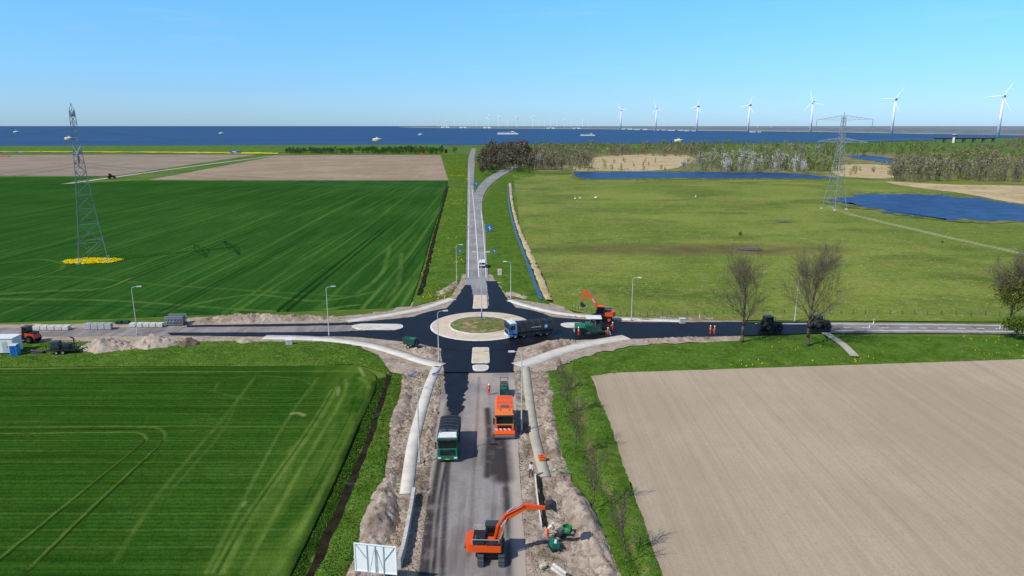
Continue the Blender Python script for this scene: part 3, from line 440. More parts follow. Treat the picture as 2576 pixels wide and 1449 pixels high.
# ================================================================ pylons and cables
def pylon(loc,rz,label):
    t=thing('electricity_pylon',label,'pylon',loc,rz,'high voltage pylons')
    hw=lambda z:np.interp(z,[0,10,27,33,45],[3.9,2.75,1.35,1.05,.6])
    m=MB(); zs=[0,6,11.5,16,20,23.5,26.5,29.2,31.6,34,36.4,38.6,40.6,42.6,44]
    cn=[(-1,-1),(1,-1),(1,1),(-1,1)]
    for a,b in zip(zs[:-1],zs[1:]):
        wa,wb=hw(a),hw(b)
        for k in range(4):
            c0,c1=cn[k],cn[(k+1)%4]; P=lambda c,ww,z:(c[0]*ww,c[1]*ww,z)
            m.tube(P(c0,wa,a),P(c0,wb,b),.13,.125,4); m.tube(P(c0,wa,a),P(c1,wb,b),.06,.06,3); m.tube(P(c1,wa,a),P(c0,wb,b),.06,.06,3); m.tube(P(c0,wb,b),P(c1,wb,b),.055,.055,3)
    m.build('lattice_tower','lattice',t)
    MB().tube((-.55,0,44),(0,0,46.2),.08,.06,4).tube((.55,0,44),(0,0,46.2),.08,.06,4).tube((0,-.55,44),(0,0,46.2),.08,.06,4).tube((0,.55,44),(0,0,46.2),.08,.06,4).build('peak','lattice',t)
    for z,L in ((32,14.5),(42.4,16)):
        w0=hw(z)
        for s in (-1,1):
            m=MB(); tip=(s*L,0,z+.3); n=6
            for q in (-1,1):
                A=(s*w0,q*w0,z);B=(s*w0,q*w0*.9,z+2.2); m.tube(A,tip,.085,.075,4); m.tube(B,tip,.085,.075,4); pa=A
                for i in range(1,n):
                    f=i/n; a=Vector(A).lerp(Vector(tip),f); b=Vector(B).lerp(Vector(tip),f-.08); m.tube(a,b,.04,.04,3); m.tube(pa,b,.04,.04,3); pa=a
            for i in range(n):
                f=i/n; a=Vector((s*w0,-w0,z)).lerp(Vector(tip),f); b=Vector((s*w0,w0,z)).lerp(Vector(tip),min(1,f+.12)); m.tube(a,b,.04,.04,3)
            m.build('crossarm','lattice',t)
            for xx in ((L-.3,) if z>40 else (L-.3,L*.55)):
                i_=MB()
                for j in range(7): i_.tube((s*xx,0,z-.3-j*.4),(s*xx,0,z-.55-j*.4),.12,.12,6)
                i_.tube((s*xx,0,z+.2),(s*xx,0,z-3.2),.035,.035,4).build('insulator','greybody',t)
    for c in cn: MB().box(c[0]*3.9-.5,c[0]*3.9+.5,c[1]*3.9-.5,c[1]*3.9+.5,-.1,.5,.08).build('footing','conc',t)
    return t
PL=G(235,656,.2); PR=G(2098,526,.1); ld=(PR-PL); ang=math.atan2(ld.y,ld.x)+math.pi/2; angL=math.atan2(.854,-.52)
pylon(PL,angL,'lattice pylon standing in yellow flowers in the green wheat field'); pylon(PR,ang,'lattice pylon standing at the pond edge on the pasture')
adR=Vector((math.cos(ang),math.sin(ang),0)); adL=Vector((math.cos(angL),math.sin(angL),0))
for z,x in ((32,14.2),(32,-14.2),(32,8),(32,-8),(42.4,15.7),(42.4,-15.7)):
    m=MB(); st=[PL-ld+adL*x,PL+adL*x,PR+adR*x,PR+ld+adR*x]
    for a,b in zip(st[:-1],st[1:]): m.path([(a.x+(b.x-a.x)*f,a.y+(b.y-a.y)*f,z-3.2-11*4*f*(1-f)) for f in np.linspace(0,1,25)],.03,3)
    tag(m.build('power_line','wire'),'thin overhead power cable strung between the two pylons','cable','overhead power cables')
q=(NR.rand(5200,2)-.5)*[17,11]; q=q[np.hypot(q[:,0]/8,q[:,1]/5)<.55+.75*fbm(q[:,0]*.35,q[:,1]*.35,4)]
a=NR.rand(len(q))*6.28; s=.16+.2*NR.rand(len(q)); P=np.stack([PL.x+q[:,0],PL.y-1+q[:,1],.4+.14*NR.rand(len(q))],1); d=np.stack([np.cos(a),np.sin(a),NR.randn(len(q))*.15],1)*s[:,None]; e=np.stack([-np.sin(a),np.cos(a),NR.randn(len(q))*.15],1)*s[:,None]
tag(fastmesh('yellow_flowers',np.stack([P-d,P+e,P+d,P-e],1),np.arange(len(q)*4),'flower'),kind='stuff')
# ================================================================ wind turbines
def turbine(px,yb,yh,label,rot,group,yaw=.5,m='turb',full=True):
    b=G(px,yb); b.z=0; s=mpp(yb); h=(yb-yh)*s; t=thing('wind_turbine',label,'wind turbine',b,yaw,group) if full else None
    r0=h*.026; bl=h*(.43 if full else .45); kw=.95 if full else 1.3
    tw=MB().tube((0,0,0),(0,0,h),h*(.043 if full else .04),h*(.02 if full else .024),12); nc=MB().box(-r0*1.,r0*1.,-r0*1.6,r0*3.2,h-r0*.9,h+r0*1.1,r0*.2); hb=MB().lathe([(-r0*2.9,.01),(-r0*2.6,r0*.7),(-r0*1.5,r0*.95),(-r0*1.4,.01)],(0,0,h+.1*r0),'y',10)
    bs=[]
    for k in range(3):
        an=rot+k*2*math.pi/3; dx=Vector((math.sin(an),0,math.cos(an))); px_=Vector((dx.z,0,-dx.x)); c=Vector((0,-r0*2.1,h)); mb=MB()
        st=[(0,.35,.3),(.12,.8,.3),(.25,1.05,.22),(.6,.65,.14),(1,.2,.05)]; rings=[]
        for f,wd,th in st:
            o=c+dx*(bl*f); wd*=kw; rings.append([o-px_*r0*wd*.4,o+Vector((0,-r0*th,0)),o+px_*r0*wd,o+Vector((0,r0*th,0))])
        mb.add([v for r in rings for v in r],[(4*i+k2,4*i+(k2+1)%4,4*i+4+(k2+1)%4,4*i+4+k2) for i in range(4) for k2 in range(4)]+[(0,1,2,3),(16,17,18,19)]); bs.append(mb)
    if full:
        tw.build('tower',m,t,True); nc.build('nacelle','silver',t); hb.build('hub',m,t)
        for x in bs: x.build('blade',m,t)
    else:
        for x in [nc,hb]+bs: tw.add(x.v,x.f)
        o=tw.build('wind_turbine',m); o.location=b; o.rotation_euler=(0,0,yaw); tag(o,label,'wind turbine',group)
wt=['leftmost and smallest of the large white turbines by the lake','second large white wind turbine from the left','third large white wind turbine from the left','large white wind turbine in the middle of the row of seven','large white wind turbine left of the right hand pylon','large white wind turbine just right of the right hand pylon, second from the right','nearest and tallest white wind turbine at the right edge']
for i,(x,yb,yh,r) in enumerate(((1561,327,278,1.5),(1649,328.5,275,1.75),(1752,331,270,.3),(1881,333,267,.35),(2038,335,260,1.8),(2242,338,253,.6),(2509,344,246,.5))): turbine(x,yb,yh,wt[i],r,'large wind turbines along the shore',yaw=-.95)
for i,x in enumerate((1103,1124,1143,1180,1199,1229,1256,1277,1301,1320,1341,1356,1370,1385,1400,1420,1437,1452,1466,1480,1905,1940)):
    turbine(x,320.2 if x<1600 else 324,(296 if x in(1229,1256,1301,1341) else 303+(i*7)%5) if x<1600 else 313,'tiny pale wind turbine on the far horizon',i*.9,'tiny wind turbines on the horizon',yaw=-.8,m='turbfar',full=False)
# ================================================================ boats and lake things
def platform(px,py,wp,label,z=.25):
    s=mpp(py); r=wp*s/2; t=thing('float_platform',label,'platform',G(px,py,z),0,'round platforms standing in the lake')
    MB().lathe([(0,r*.98),(r*.28,r),(r*.3,r*.9)],(0,0,0),'z',24).build('side','yellow' if wp>18 else 'silver',t)
    MB().lathe([(r*.3,r*.99),(r*.42,r*.97),(r*.5,r*.8),(r*.52,.01)],(0,0,0),'z',24).build('deck','whitep',t)
    MB().box(-r*.25,r*.2,-r*.2,r*.2,r*.5,r*.78).build('hut','lightgrey',t)
for x,y,wd,l in ((949,354,23,'largest yellow and white round platform in the lake left of centre'),(1707,356.5,22,'yellow and white round platform off the right shore'),(175,351,22,'yellow and white round platform just left of the tall left pylon'),(1058,340,12,'small grey platform in the lake above the straight road'),(557,337,12,'small grey platform in the lake left of centre, seen alone'),(42,334,14,'small pale platform in the lake near the left edge')): platform(x,y,wd,l)
def ship(px,py,wp,label):
    s=mpp(py); L=wp*s/2; t=thing('ship',label,'ship',G(px,py,.25),0,'ships on the lake'); b=L*.14; h=L*.11
    MB().prism([(-L,0),(L*.9,0),(L,h),(-L*1.0,h)],-b,b,'y').build('hull','whitep',t); MB().prism([(-L*.9,h),(L*.75,h),(L*.7,h*1.9),(-L*.88,h*1.9)],-b*.7,b*.7,'y').build('deckhouse','lightgrey',t)
    MB().box(-L*.8,L*.6,-b*.72,b*.72,h*1.3,h*1.6).build('window_band','glass',t); MB().box(L*.3,L*.55,-b*.5,b*.5,h*1.9,h*2.6,.3).build('wheelhouse','whitep',t); MB().tube((L*.1,0,h*1.9),(L*.1,0,h*4),h*.08,h*.05).build('mast','silver',t)
ship(1278,338,54,'long white passenger ship on the lake in front of the far shore'); ship(1479,341.5,38,'low white barge on the lake right of the passenger ship')
for i,(x,y,wd) in enumerate(((1575,326,28),(1612,327,30),(1660,328,26),(1700,329,34),(1735,330,24),(1120,321.5,20),(1165,322,16),(1225,322.6,18),(1385,324,20),(1900,333,22),(1450,324.5,18))):
    s=mpp(y); L=wd*s/2; t=thing('industrial_hall','white industrial hall on the far shore below the turbines','building',G(x,y,.9),0,'white halls on the far shore'); hh=2.6*s
    MB().box(-L,L,-20,20,0,hh).build('wall','whitep',t); MB().prism([(-21,hh),(21,hh),(0,hh*1.4)],-L*1.02,L*1.02).build('roof','silver',t); MB().box(-L*.2,L*.2,-20.3,-20.02,0,hh*.7).build('door','greybody',t)
bb=G(2424,359,0); s=mpp(359); t=thing('lift_bridge','dark lock bridge on piers with white control tower at right edge','bridge',bb,0)
L=74*s
MB().box(-L,L,-5,5,9,11.4).build('deck','dark',t)
for k in range(7): x=-L+L*2*k/6; MB().box(x-1.8,x+1.8,-4,4,0,9).build('pier','greybody',t)
r_=MB()
for k in range(24): r_.tube((-L+2*L*k/23,-5,11.4),(-L+2*L*k/23,-5,13),.15,.15,4)
r_.tube((-L,-5,13),(L,-5,13),.15,.15,4).build('railing','silver',t)
tw=MB().tube((-31*s,-8,0),(-31*s,-8,16),3.,2.4,10).build('control_tower','whitep',t); MB().lathe([(15,3.2),(16.5,6),(19.5,6.4),(20.5,5),(20.6,.01)],(-31*s,-8,0),'z',12).build('cabin','lightgrey',tw); MB().lathe([(16.9,6.2),(18.9,6.5)],(-31*s,-8,0),'z',12).build('window_band','glass',tw)
ribbon('bridge_road',[(2100,362),(2200,357),(2300,354),(2350,353)],9,'northroad',4)
# ================================================================ woods
def crownq(n,c,r,size,k=9):
    cc=NR.randn(k,3); cc/=np.linalg.norm(cc,axis=1)[:,None]; cc*=(NR.rand(k,1)**.4)*.72; cc[:,2]=np.abs(cc[:,2]*1.)-.2*NR.rand(k)
    p=cc[NR.randint(0,k,n)]+NR.randn(n,3)*.2; P=np.array(c)+p*np.array(r)
    a=NR.randn(n,3)*[1,1,1.5]; a/=np.linalg.norm(a,axis=1)[:,None]; b=np.cross(a,NR.randn(n,3)); b/=np.linalg.norm(b,axis=1)[:,None]+1e-6
    s=size*(.5+NR.rand(n,1)); return np.stack([P-a*s,P-b*s*.5,P+a*s,P+b*s*.5],1)
def stems(n,x,y,h,r,wd):
    ox=(NR.rand(n)-.5)*r*1.1; oy=(NR.rand(n)-.5)*r*1.1; tx=ox*1.9+NR.randn(n)*.3; ty=oy*1.9; z=h*(.6+.42*NR.rand(n)); k=0*ox
    return np.stack([np.stack([x+ox-wd,y+oy,k],1),np.stack([x+ox+wd,y+oy,k],1),np.stack([x+tx+wd*.3,y+ty,z],1),np.stack([x+tx-wd*.3,y+ty,z],1)],1)
WS=[0]
def wood(name,x0,x1,y0,y1,n,h0,h1,m,q=75,qs=.6,sl=(.2,.15),gap=0):
    V=[]; WS[0]+=1
    for i in range(n):
        x=x0+(x1-x0)*NR.rand(); y=y0+(y1-y0)*NR.rand(); g=G(x,y)
        nz=float(fbm(np.array(g.x*.018),np.array(g.y*.012),WS[0]))
        if gap and nz<gap: continue
        h=(h0+(h1-h0)*NR.rand()**1.6)*(.5+.95*nz); r=h*(sl[0]+sl[1]*NR.rand())
        V.append(crownq(q,(g.x,g.y,h*.54),(r,r,h*.5),qs*h/12))
        if h>4: V.append(stems(9,g.x,g.y,h,r,.14))
    V=np.concatenate(V); return tag(fastmesh(name,V,np.arange(len(V)*4),m),kind='stuff')
wood('woodland',1345,1760,383,394,170,7,16,'wbrown',gap=.46); wood('woodland',1345,1490,398,428,90,7,17,'wbrown',gap=.42); wood('woodland',1345,1800,366,383,240,6,13,'wgreen',gap=.4); wood('woodland',1345,1800,370,384,140,7,14,'wred',gap=.46); wood('woodland',1345,1760,376,395,120,6,13,'wolive',gap=.44)
wood('woodland',1740,2110,376,431,240,7,18,'wgreen',gap=.45); wood('woodland',1750,2110,378,432,210,7,17,'wgrey',gap=.48); wood('woodland',1815,2010,404,433,75,8,14,'wblossom',gap=.42); wood('woodland',1740,2100,380,434,170,7,16,'wbrown',gap=.48); wood('woodland',1730,2110,378,434,220,5,14,'wolive',gap=.45)
wood('woodland',2245,2750,418,458,310,8,18,'wbrown',gap=.43); wood('woodland',2255,2800,380,425,270,8,18,'wgreen',gap=.43); wood('woodland',2265,2800,378,450,200,8,17,'wred',gap=.48); wood('woodland',2250,2800,380,455,240,6,15,'wolive',gap=.45); wood('woodland',2070,2320,362,392,240,5,14,'wgreen',gap=.42); wood('woodland',2525,2800,352,378,140,10,16,'wred'); wood('woodland',1480,1760,404,430,60,2,6,'wolive',40); wood('woodland',2080,2250,408,443,60,2,6,'wolive',40)
wood('woodland',1212,1345,392,436,60,12,19,'wclump',170,.7,(.28,.15)); wood('woodland',1226,1336,392,412,55,19,26,'wclump',220,.65,(.25,.12)); wood('woodland',1335,1390,400,425,22,11,18,'wclump',120,.7,(.28,.15))
wood('hedgerow',720,1112,380,387,280,6,9.,'wdark',60,1.,(.3,.2)); wood('hedgerow',1700,2340,362,376,260,6,12,'wgreen',gap=.38)
wood('pond_edge_scrub',1430,2120,430,433,90,1.5,4.5,'wolive',24,1.2,(.4,.2)); wood('pond_edge_scrub',1500,2130,451,457,60,.8,1.6,'reed',16,1.3,(.5,.2)); wood('pond_edge_scrub',2200,2700,470,478,50,1,2.,'wgrey',20,1.2,(.5,.2)); wood('pond_edge_scrub',2070,2600,483,494,70,.8,1.5,'reed',16,1.,(.6,.2))
def leaftree(px,py,h,m,label,group,sp=.36,q=600,size=.42,name='tree'):
    g=G(px,py); t=thing(name,label,'tree' if name=='tree' else 'shrub',g,RD.random()*6,group)
    mb=MB().tube((0,0,-.2),(0,0,h*.45),h*.022,h*.014,7)
    for k in range(6):
        a=k*1.05+RD.random(); mb.tube((0,0,h*(.25+.04*k)),(math.cos(a)*h*sp*.6,math.sin(a)*h*sp*.6,h*(.5+.06*k)),h*.01,h*.004,4)
    mb.build('trunk','bark',t); fastmesh('crown',crownq(q,(0,0,h*.54),(h*sp,h*sp,h*.52),size,14),np.arange(q*4),m,t)
for i,(x,y,h,m) in enumerate(((1213,441,9,'wclump'),(1228,434,12,'wclump'),(1250,426,15,'wclump'),(1272,419,18,'wclump'),(1295,411,20,'wclump'),(1318,404,19,'wclump'),(1240,414,19,'wclump'),(1262,404,23,'wclump'),(1285,398,25,'wclump'),(1308,394,23,'wclump'),(1330,398,15,'wclump'),(1212,422,12,'wclump'),(1235,436,8,'wclump'),(1262,420,11,'wclump'),(1290,408,11,'wclump'),(1280,412,13,'wclump'))):
    leaftree(x,y,h,m,'bare brown tree in the clump between the two forking roads','trees in the clump by the fork',.38,1300,.45)
for x,y,h,m,l in ((1145,389,13,'wgreen','round green tree left of the far end of the straight road'),(1122,389,8,'wdark','low dark green tree at the right end of the hedge row'),(1350,426,15,'wgrey','grey blossoming tree right of the brown clump'),(1378,428,16,'wbrown','brown tree standing right of the grey blossoming tree'),(1412,430,13,'wbrown','small brown tree at the left end of the long pond'),(1720,428,10,'wblossom','pale tree standing alone in the reeds'),(2020,437,11,'wblossom','pale blossom tree at the right end of the long pond'),(1830,433,13,'wblossom','white blossoming tree behind the long pond'),(2250,456,13,'wbrown','brown tree at the left corner of the right hand wood')): leaftree(x,y,h,m,l,None,.34,1000,.4)
leaftree(1861,594,1.6,'wdark','small dark round bush alone in the middle of the pasture',None,.55,160,.18,'bush'); leaftree(2370,612,1.,'wdark','tiny dark bush beside the pale pasture track',None,.5,80,.14,'bush')
leaftree(2556,858,5.4,'bush','dense green bush at the right edge beside the road',None,.55,2600,.18,'bush')
def grow(mb,tr,p,d,L,r,lev,mx,R,rm):
    n=(7,4,3,2,2)[min(lev,4)]
    for i in range(n):
        d=(d+Vector((R.gauss(0,.11),R.gauss(0,.11),R.gauss(.04,.06)))*(1 if lev else .4)).normalized(); q=p+d*(L/n); r2=r*(.84 if lev==0 else .76)
        (tr if lev==0 else mb).tube(p,q,r,r2,(7,4,3,3,3)[min(lev,4)])
        if lev<mx and (i>=1 or lev>0):
            for k in range(R.choice((2,3)) if lev<2 else (3 if lev==2 else 2)):
                a=d.orthogonal().normalized(); a.rotate(Matrix.Rotation(R.random()*6.283,3,d)); an=R.uniform(.42,.92)
                grow(mb,tr,q,(d*math.cos(an)+a*math.sin(an)+Vector((0,0,.2))).normalized(),L*R.uniform(.42,.58)*(1.05-.4*i/n if lev==0 else 1),max(r2*.5,rm),lev+1,mx,R,rm)
        p=q;r=r2
def baretree(px,py,h,label,seed,mx=4,r=.3,leaf=0,group=None,rm=.0125):
    t=thing('bare_tree',label,'tree',G(px,py,.1),0,group); R=random.Random(seed); a=MB();b=MB(); grow(a,b,Vector((0,0,-.1)),Vector((0,0,1)),h*.8,r,0,mx,R,rm)
    b.build('trunk','bark',t,True); fastmesh('crown',np.array(a.v),np.array([f for f in a.f if len(f)==4]),'twig',t)
    if leaf: fastmesh('leaves',crownq(leaf,(0,0,h*.56),(h*.34,h*.34,h*.48),.17,24),np.arange(leaf*4),'leafolive',t)
baretree(1866,862,14.6,'large bare tree beside the east road, left one of the pair',3,r=.34)
baretree(2032,872,16,'large bare tree beside the east road, right one of the pair',11,r=.36)
baretree(2540,830,13.5,'olive green leafing tree at the right edge behind the green bush',5,leaf=7000)
for x,y,h,l,s in ((1425,1042,6.2,'thin bare sapling nearest the roundabout on the green ditch strip',21),(1447,1142,6.8,'thin bare sapling second from the roundabout on the green strip',22),(1490,1282,7,'thin bare sapling beside the tall soil bank on the green strip',23),(1575,1420,6.2,'thin bare sapling on the green strip near the bottom edge',25),(1412,985,5,'small bare sapling at the top of the green strip',26)): baretree(x,y,h,l,s,2,.07,group='thin saplings along the green strip',rm=.024)
# ================================================================ vehicles
def wheel(t,x,y,r,wd,rim='silver',z=0):
    o=MB().lathe([(-wd/2,r*.55),(-wd/2,r*.9),(-wd*.36,r),(wd*.36,r),(wd/2,r*.9),(wd/2,r*.55)],(x,y,r+z),'x',20).build('wheel','rubber',t,True)
    MB().lathe([(-wd*.36,.01),(-wd*.42,r*.3),(-wd*.44,r*.57),(wd*.44,r*.57),(wd*.42,r*.3),(wd*.36,.01)],(x,y,r+z),'x',16).build('rim',rim,o)
def heading(dx,dy): return math.atan2(-dx,dy)
def truck(name,label,loc,rz,L,cm,top,low,axles,group=None):
    t=thing(name,label,'truck',loc,rz,group); f=L/2
    MB().prism([(f,.55),(f+.02,1.75),(f-.22,2.95),(f-.5,3.1),(f-1.75,3.12),(f-1.85,.55)],-1.22,1.22).build('cab',cm,t,bev=.06)
    MB().prism([(f-.0,1.9),(f+.035,1.9),(f-.15,2.82),(f-.19,2.82)],-1.1,1.1).build('windscreen','glass',t)
    MB().box(-1.15,1.15,f-1.6,f-.42,3.08,3.3,.1).build('roof_spoiler',top,t); MB().box(-1.24,1.24,f-.22,f+.12,2.84,2.98).build('sun_visor','dark',t)
    g=MB().box(-.92,.92,f+.01,f+.05,.98,1.68)
    for k in range(4): g.box(-.9,.9,f+.052,f+.08,1.0+k*.17,1.1+k*.17)
    g.build('grille','dark',t); MB().box(-1.25,1.25,f-.3,f+.14,.36,.86).build('bumper',low,t,bev=.04)
    for s in (-1,1):
        MB().box(s*.98-.2,s*.98+.2,f+.13,f+.17,.56,.76).build('headlight','lampglass',t)
        MB().box(s*1.225-.012,s*1.225+.012,f-1.3,f-.4,1.85,2.7).build('side_window','glass',t); MB().box(s*1.4-.1,s*1.4+.1,f-.2,f-.05,1.75,2.6).tube((s*1.2,f-.15,2.4),(s*1.4,f-.13,2.4),.03).build('mirror','dark',t)
        MB().box(s*1.15-.12,s*1.15+.12,-L/2+.4,f-2.2,.55,1.0).build('side_skirt','dark',t); MB().box(s*1.235-.01,s*1.235+.01,f-.42,f-.36,1.4,1.6).build('door_handle','dark',t)
    MB().box(-.26,.26,f+.145,f+.16,.42,.53).build('license_plate','yellow',t); MB().box(-.45,.45,-L/2+.1,f-.4,.6,1.05).build('chassis','dark',t)
    for a in axles:
        for s in (-1,1): wheel(t,s*1.05,f-a,.52,.36)
    return t,f
def tipper(t,L,f,bm,cover,emb=None):
    y0,y1=-L/2,f-2.0; o=MB().prism([(-1.15,1.1),(1.15,1.1),(1.25,1.35),(1.27,2.72),(-1.27,2.72),(-1.25,1.35)],y0,y1,'y').build('tipper_body',bm,t)
    for k in range(7):
        y=y0+.1+(y1-y0-.2)*k/6
        for s in (-1,1): MB().box(s*1.3-.04,s*1.3+.04,y-.05,y+.05,1.3,2.7).build('body_rib',bm,o)
    MB().box(-1.33,1.33,y1-.06,y1+.03,2.6,2.8).build('front_rail',bm,o)
    MB().prism([(-1.28,2.74),(1.28,2.74),(1.1,2.9),(.45,3.02),(-.45,3.02),(-1.1,2.9)],y0+.05,y1-.05,'y').build('tarpaulin',cover,t)
    for k in range(6): y=y0+.3+(y1-y0-.6)*k/5; MB().path([(-1.28,y,2.76),(-1.1,y,2.92),(-.45,y,3.04),(.45,y,3.04),(1.1,y,2.92),(1.28,y,2.76)],.025,4).build('tarpaulin_bow','greybody',t)
    MB().box(-1.2,1.2,y0-.1,y0-.02,.95,1.2).build('rear_beam','chevred',t)
g=G(1124,1163,.12); t,f=truck('tipper_truck','green tipper truck with white roof and black covered body on the grey road',(g.x,g.y+3.6,.12),math.pi+.03,7.2,'green','whitep','green',(1.35,4.9,6.1)); tipper(t,7.2,f,'dgreen','tarp'); MB().box(-.7,.7,f-1.9,f-1.86,2.2,3.5).box(-1.1,1.1,f-2.6,f-2.02,3.04,3.1).build('headboard','greybody',t)
g=G(1268,1100,.12); t,f=truck('sweeper_truck','orange road sweeper truck with striped front on the grey road',(g.x,g.y+3.9,.12),math.pi+.02,7.6,'orange2','orange2','orange2',(1.35,4.6,5.9))
o=MB().prism([(f-2.05,1.05),(f-2.05,2.9),(-3.2,2.95),(-3.75,2.2),(-3.75,1.05)],-1.22,1.22).build('hopper','orange2',t,bev=.05)
for k in range(3): MB().box(-1.05,1.05,-2.9+k*1.5,-1.75+k*1.5,2.93,3.0,.03).build('roof_panel','orange',o)
MB().box(-1.25,1.25,-1.3,.2,1.2,2.2).build('side_panel','orange',t); MB().box(-.5,.5,.55,1.2,3.0,3.2,.05).build('engine_cover','greybody',t)
MB().lathe([(-1.3,.02),(-1.3,.34),(1.3,.34),(1.3,.02)],(0,f+.55,.36),'x',18).build('front_broom','greybody',t); MB().prism([(f+.15,.8),(f+.75,.6),(f+.8,.78),(f+.15,1.0)],-1.32,1.32).build('broom_hood','orange',t)
q=MB()
for k in range(8):
    x=-1.1+k*.28; q.c=k%2; q.prism([(x,1.02),(x+.279,1.02),(x+.439,1.28),(x+.16,1.28)],f+.15,f+.175,'y')
q.build('chevron_board',['chevred','whitep'],t)
for x in (.6,-.6): MB().tube((x,f-1.,3.3),(x,f-1.,3.5),.1).build('beacon','orange',t)
a=G(1279,857);b=G(1385,846); hd=heading(a.x-b.x,a.y-b.y); c=(a+b)/2
t,f=truck('tipper_truck','blue and white tipper truck with grey body beside the roundabout',(c.x,c.y+1.3,.17),hd,9.4,'cabblue','whitep','whitep',(1.35,3.1,6.6,7.9)); tipper(t,9.4,f,'darkgrey','tarp'); MB().box(-1.23,1.23,f-1.8,f+.03,.9,1.15).build('blue_stripe','blue',t)
for s in (-1,1):
    MB().lathe([(0,.01),(0,.42)],(s*1.352,-2.9,2.05),'x',20).build('round_emblem','skyblue',t); MB().lathe([(0,.01),(0,.2)],(s*1.358,-2.9,2.05),'x',16).build('emblem_centre','whitep',t)
    for k in range(5): MB().box(s*1.352-.006,s*1.352+.006,-1.9+k*.42,-1.6+k*.42,1.98,2.16).build('letter','lightgrey',t)
def stadium(L,h,n=8):
    r=h/2; return [(L/2-r+r*math.sin(a),r-r*math.cos(a)) for a in np.linspace(0,math.pi,n)]+[(-L/2+r-r*math.sin(a),r+r*math.cos(a)) for a in np.linspace(0,math.pi,n)]
def excavator(label,loc,rz,ur,boom,stick,bk,wheels=False,sc=1.,mm='orange',group=None):
    t=thing('excavator',label,'excavator',loc,rz,group); t.scale=(sc,)*3
    if wheels:
        MB().box(-.9,.9,-1.9,1.9,.55,1.05).rot(ur).build('undercarriage','dark',t,bev=.04); MB().box(-1.2,1.2,2.,2.15,.25,.9).rot(ur).build('dozer_blade',mm,t)
        for x in (-1,1):
            for y in (-1.35,1.35):
                o=MB().lathe([(-.25,.3),(-.25,.48),(-.18,.55),(.18,.55),(.25,.48),(.25,.3)],(x,y,.55),'x',18).rot(ur).build('wheel','rubber',t,True); MB().lathe([(-.2,.01),(-.22,.31),(.22,.31),(.2,.01)],(x,y,.55),'x',14).rot(ur).build('rim',mm,o)
    else:
        for s in (-1,1):
            q=MB().prism(stadium(3.5,.86),s*.97-.28,s*.97+.28); q.c=1
            for k in range(16): q.box(s*.97-.29,s*.97+.29,-1.35+k*.18,-1.28+k*.18,.85,.9)
            for z in (.14,.3,.46,.62,.76): q.box(s*.97-.29,s*.97+.29,1.7,1.78,z-.03,z+.03).box(s*.97-.29,s*.97+.29,-1.78,-1.7,z-.03,z+.03)
            o=q.rot(ur).build('track',['dark','greybody'],t); MB().box(s*.97-.3,s*.97+.3,-1.1,1.1,.28,.6).rot(ur).build('track_frame','greybody',o)
        MB().box(-.7,.7,-.8,.8,.4,.95).rot(ur).build('undercarriage','dark',t)
    MB().lathe([(.9,.01),(.9,.7),(1.12,.7),(1.12,.01)],(0,0,0),'z',20).build('turntable','dark',t)
    MB().box(-1.18,1.18,-1.8,1.0,1.12,1.88).build('house',mm,t,bev=.06)
    cw=[(-1.18,-1.6),(-1.14,-2.1),(-.66,-2.4),(.66,-2.4),(1.14,-2.1),(1.18,-1.6)]; o=MB().prism(cw,1.08,2.02,'z').build('counterweight',mm,t,bev=.05); MB().box(-.8,.8,-2.45,-2.405,1.3,1.5).build('warning_stripe','dark',o)
    MB().box(-.95,1.14,-1.75,-.5,1.88,2.2,.06).build('engine_cover','dark',t); MB().tube((.8,-1.4,2.2),(.8,-1.4,2.65),.08).build('exhaust','greybody',t); MB().box(.45,1.16,-.4,.95,1.88,2.1).build('tool_box','dark',t)
    MB().prism([(-.6,1.2),(1.1,1.2),(1.15,1.9),(.85,2.95),(-.55,2.95)],-1.22,-.32).build('cab','dark',t,bev=.04)
    for x in (-1.232,-.308): MB().prism([(-.4,1.75),(.95,1.75),(.75,2.8),(-.4,2.8)],x-.006,x+.006).build('side_window','glass',t)
    MB().prism([(1.16,1.95),(1.19,1.95),(.91,2.85),(.88,2.85)],-1.12,-.42).build('windscreen','glass',t); MB().box(-1.24,-.3,-.62,.92,2.95,3.06).build('cab_roof',mm if wheels else 'darkgrey',t,bev=.02)
    MB().path([(1.1,-1.7,1.88),(1.1,-1.7,2.45),(1.1,.8,2.45),(1.1,.8,1.88)],.025,5).build('handrail','lightgrey',t); MB().path([(-1.15,-1.7,2.0),(-1.15,-1.7,2.55),(-1.15,-.7,2.55)],.025,5).build('handrail','lightgrey',t)
    n=len(boom); MB().beam(boom,[.5]+[.62]*(n-2)+[.4],-.12,.24).build('boom',mm,t,bev=.02); MB().beam(stick,[.32,.5,.28],-.08,.2).build('stick',mm,t,bev=.02)
    k=n//2
    for s in (-.2,.32): MB().tube((s,.75,1.6),(s,.75+(boom[k][0]-.75)*.5,1.6+(boom[k][1]-1.6)*.5),.09).tube((s,.75+(boom[k][0]-.75)*.5,1.6+(boom[k][1]-1.6)*.5),(s,boom[k][0],boom[k][1]),.05).build('boom_cylinder','silver',t)
    p=boom[k];q_=stick[0]; MB().tube((.06,p[0],p[1]+.42),(.06,(p[0]+q_[0])/2,(p[1]+q_[1])/2+.45),.09).tube((.06,(p[0]+q_[0])/2,(p[1]+q_[1])/2+.45),(.06,q_[0],q_[1]+.12),.05).build('stick_cylinder','silver',t)
    MB().path([(.28,boom[i][0],boom[i][1]+.25) for i in range(n)],.03,5).build('hydraulic_hose','dark',t)
    pts=[(0,.1),(.5,.12),(.8,-.3),(.68,-.8),(.15,-.98),(.3,-.5),(.12,-.2)]; ca,sa=math.cos(bk),math.sin(bk); e=stick[-1]
    o=MB().prism([(e[0]+x*ca-z*sa,e[1]+x*sa+z*ca) for x,z in pts],-.4,.52).build('bucket','dark',t)
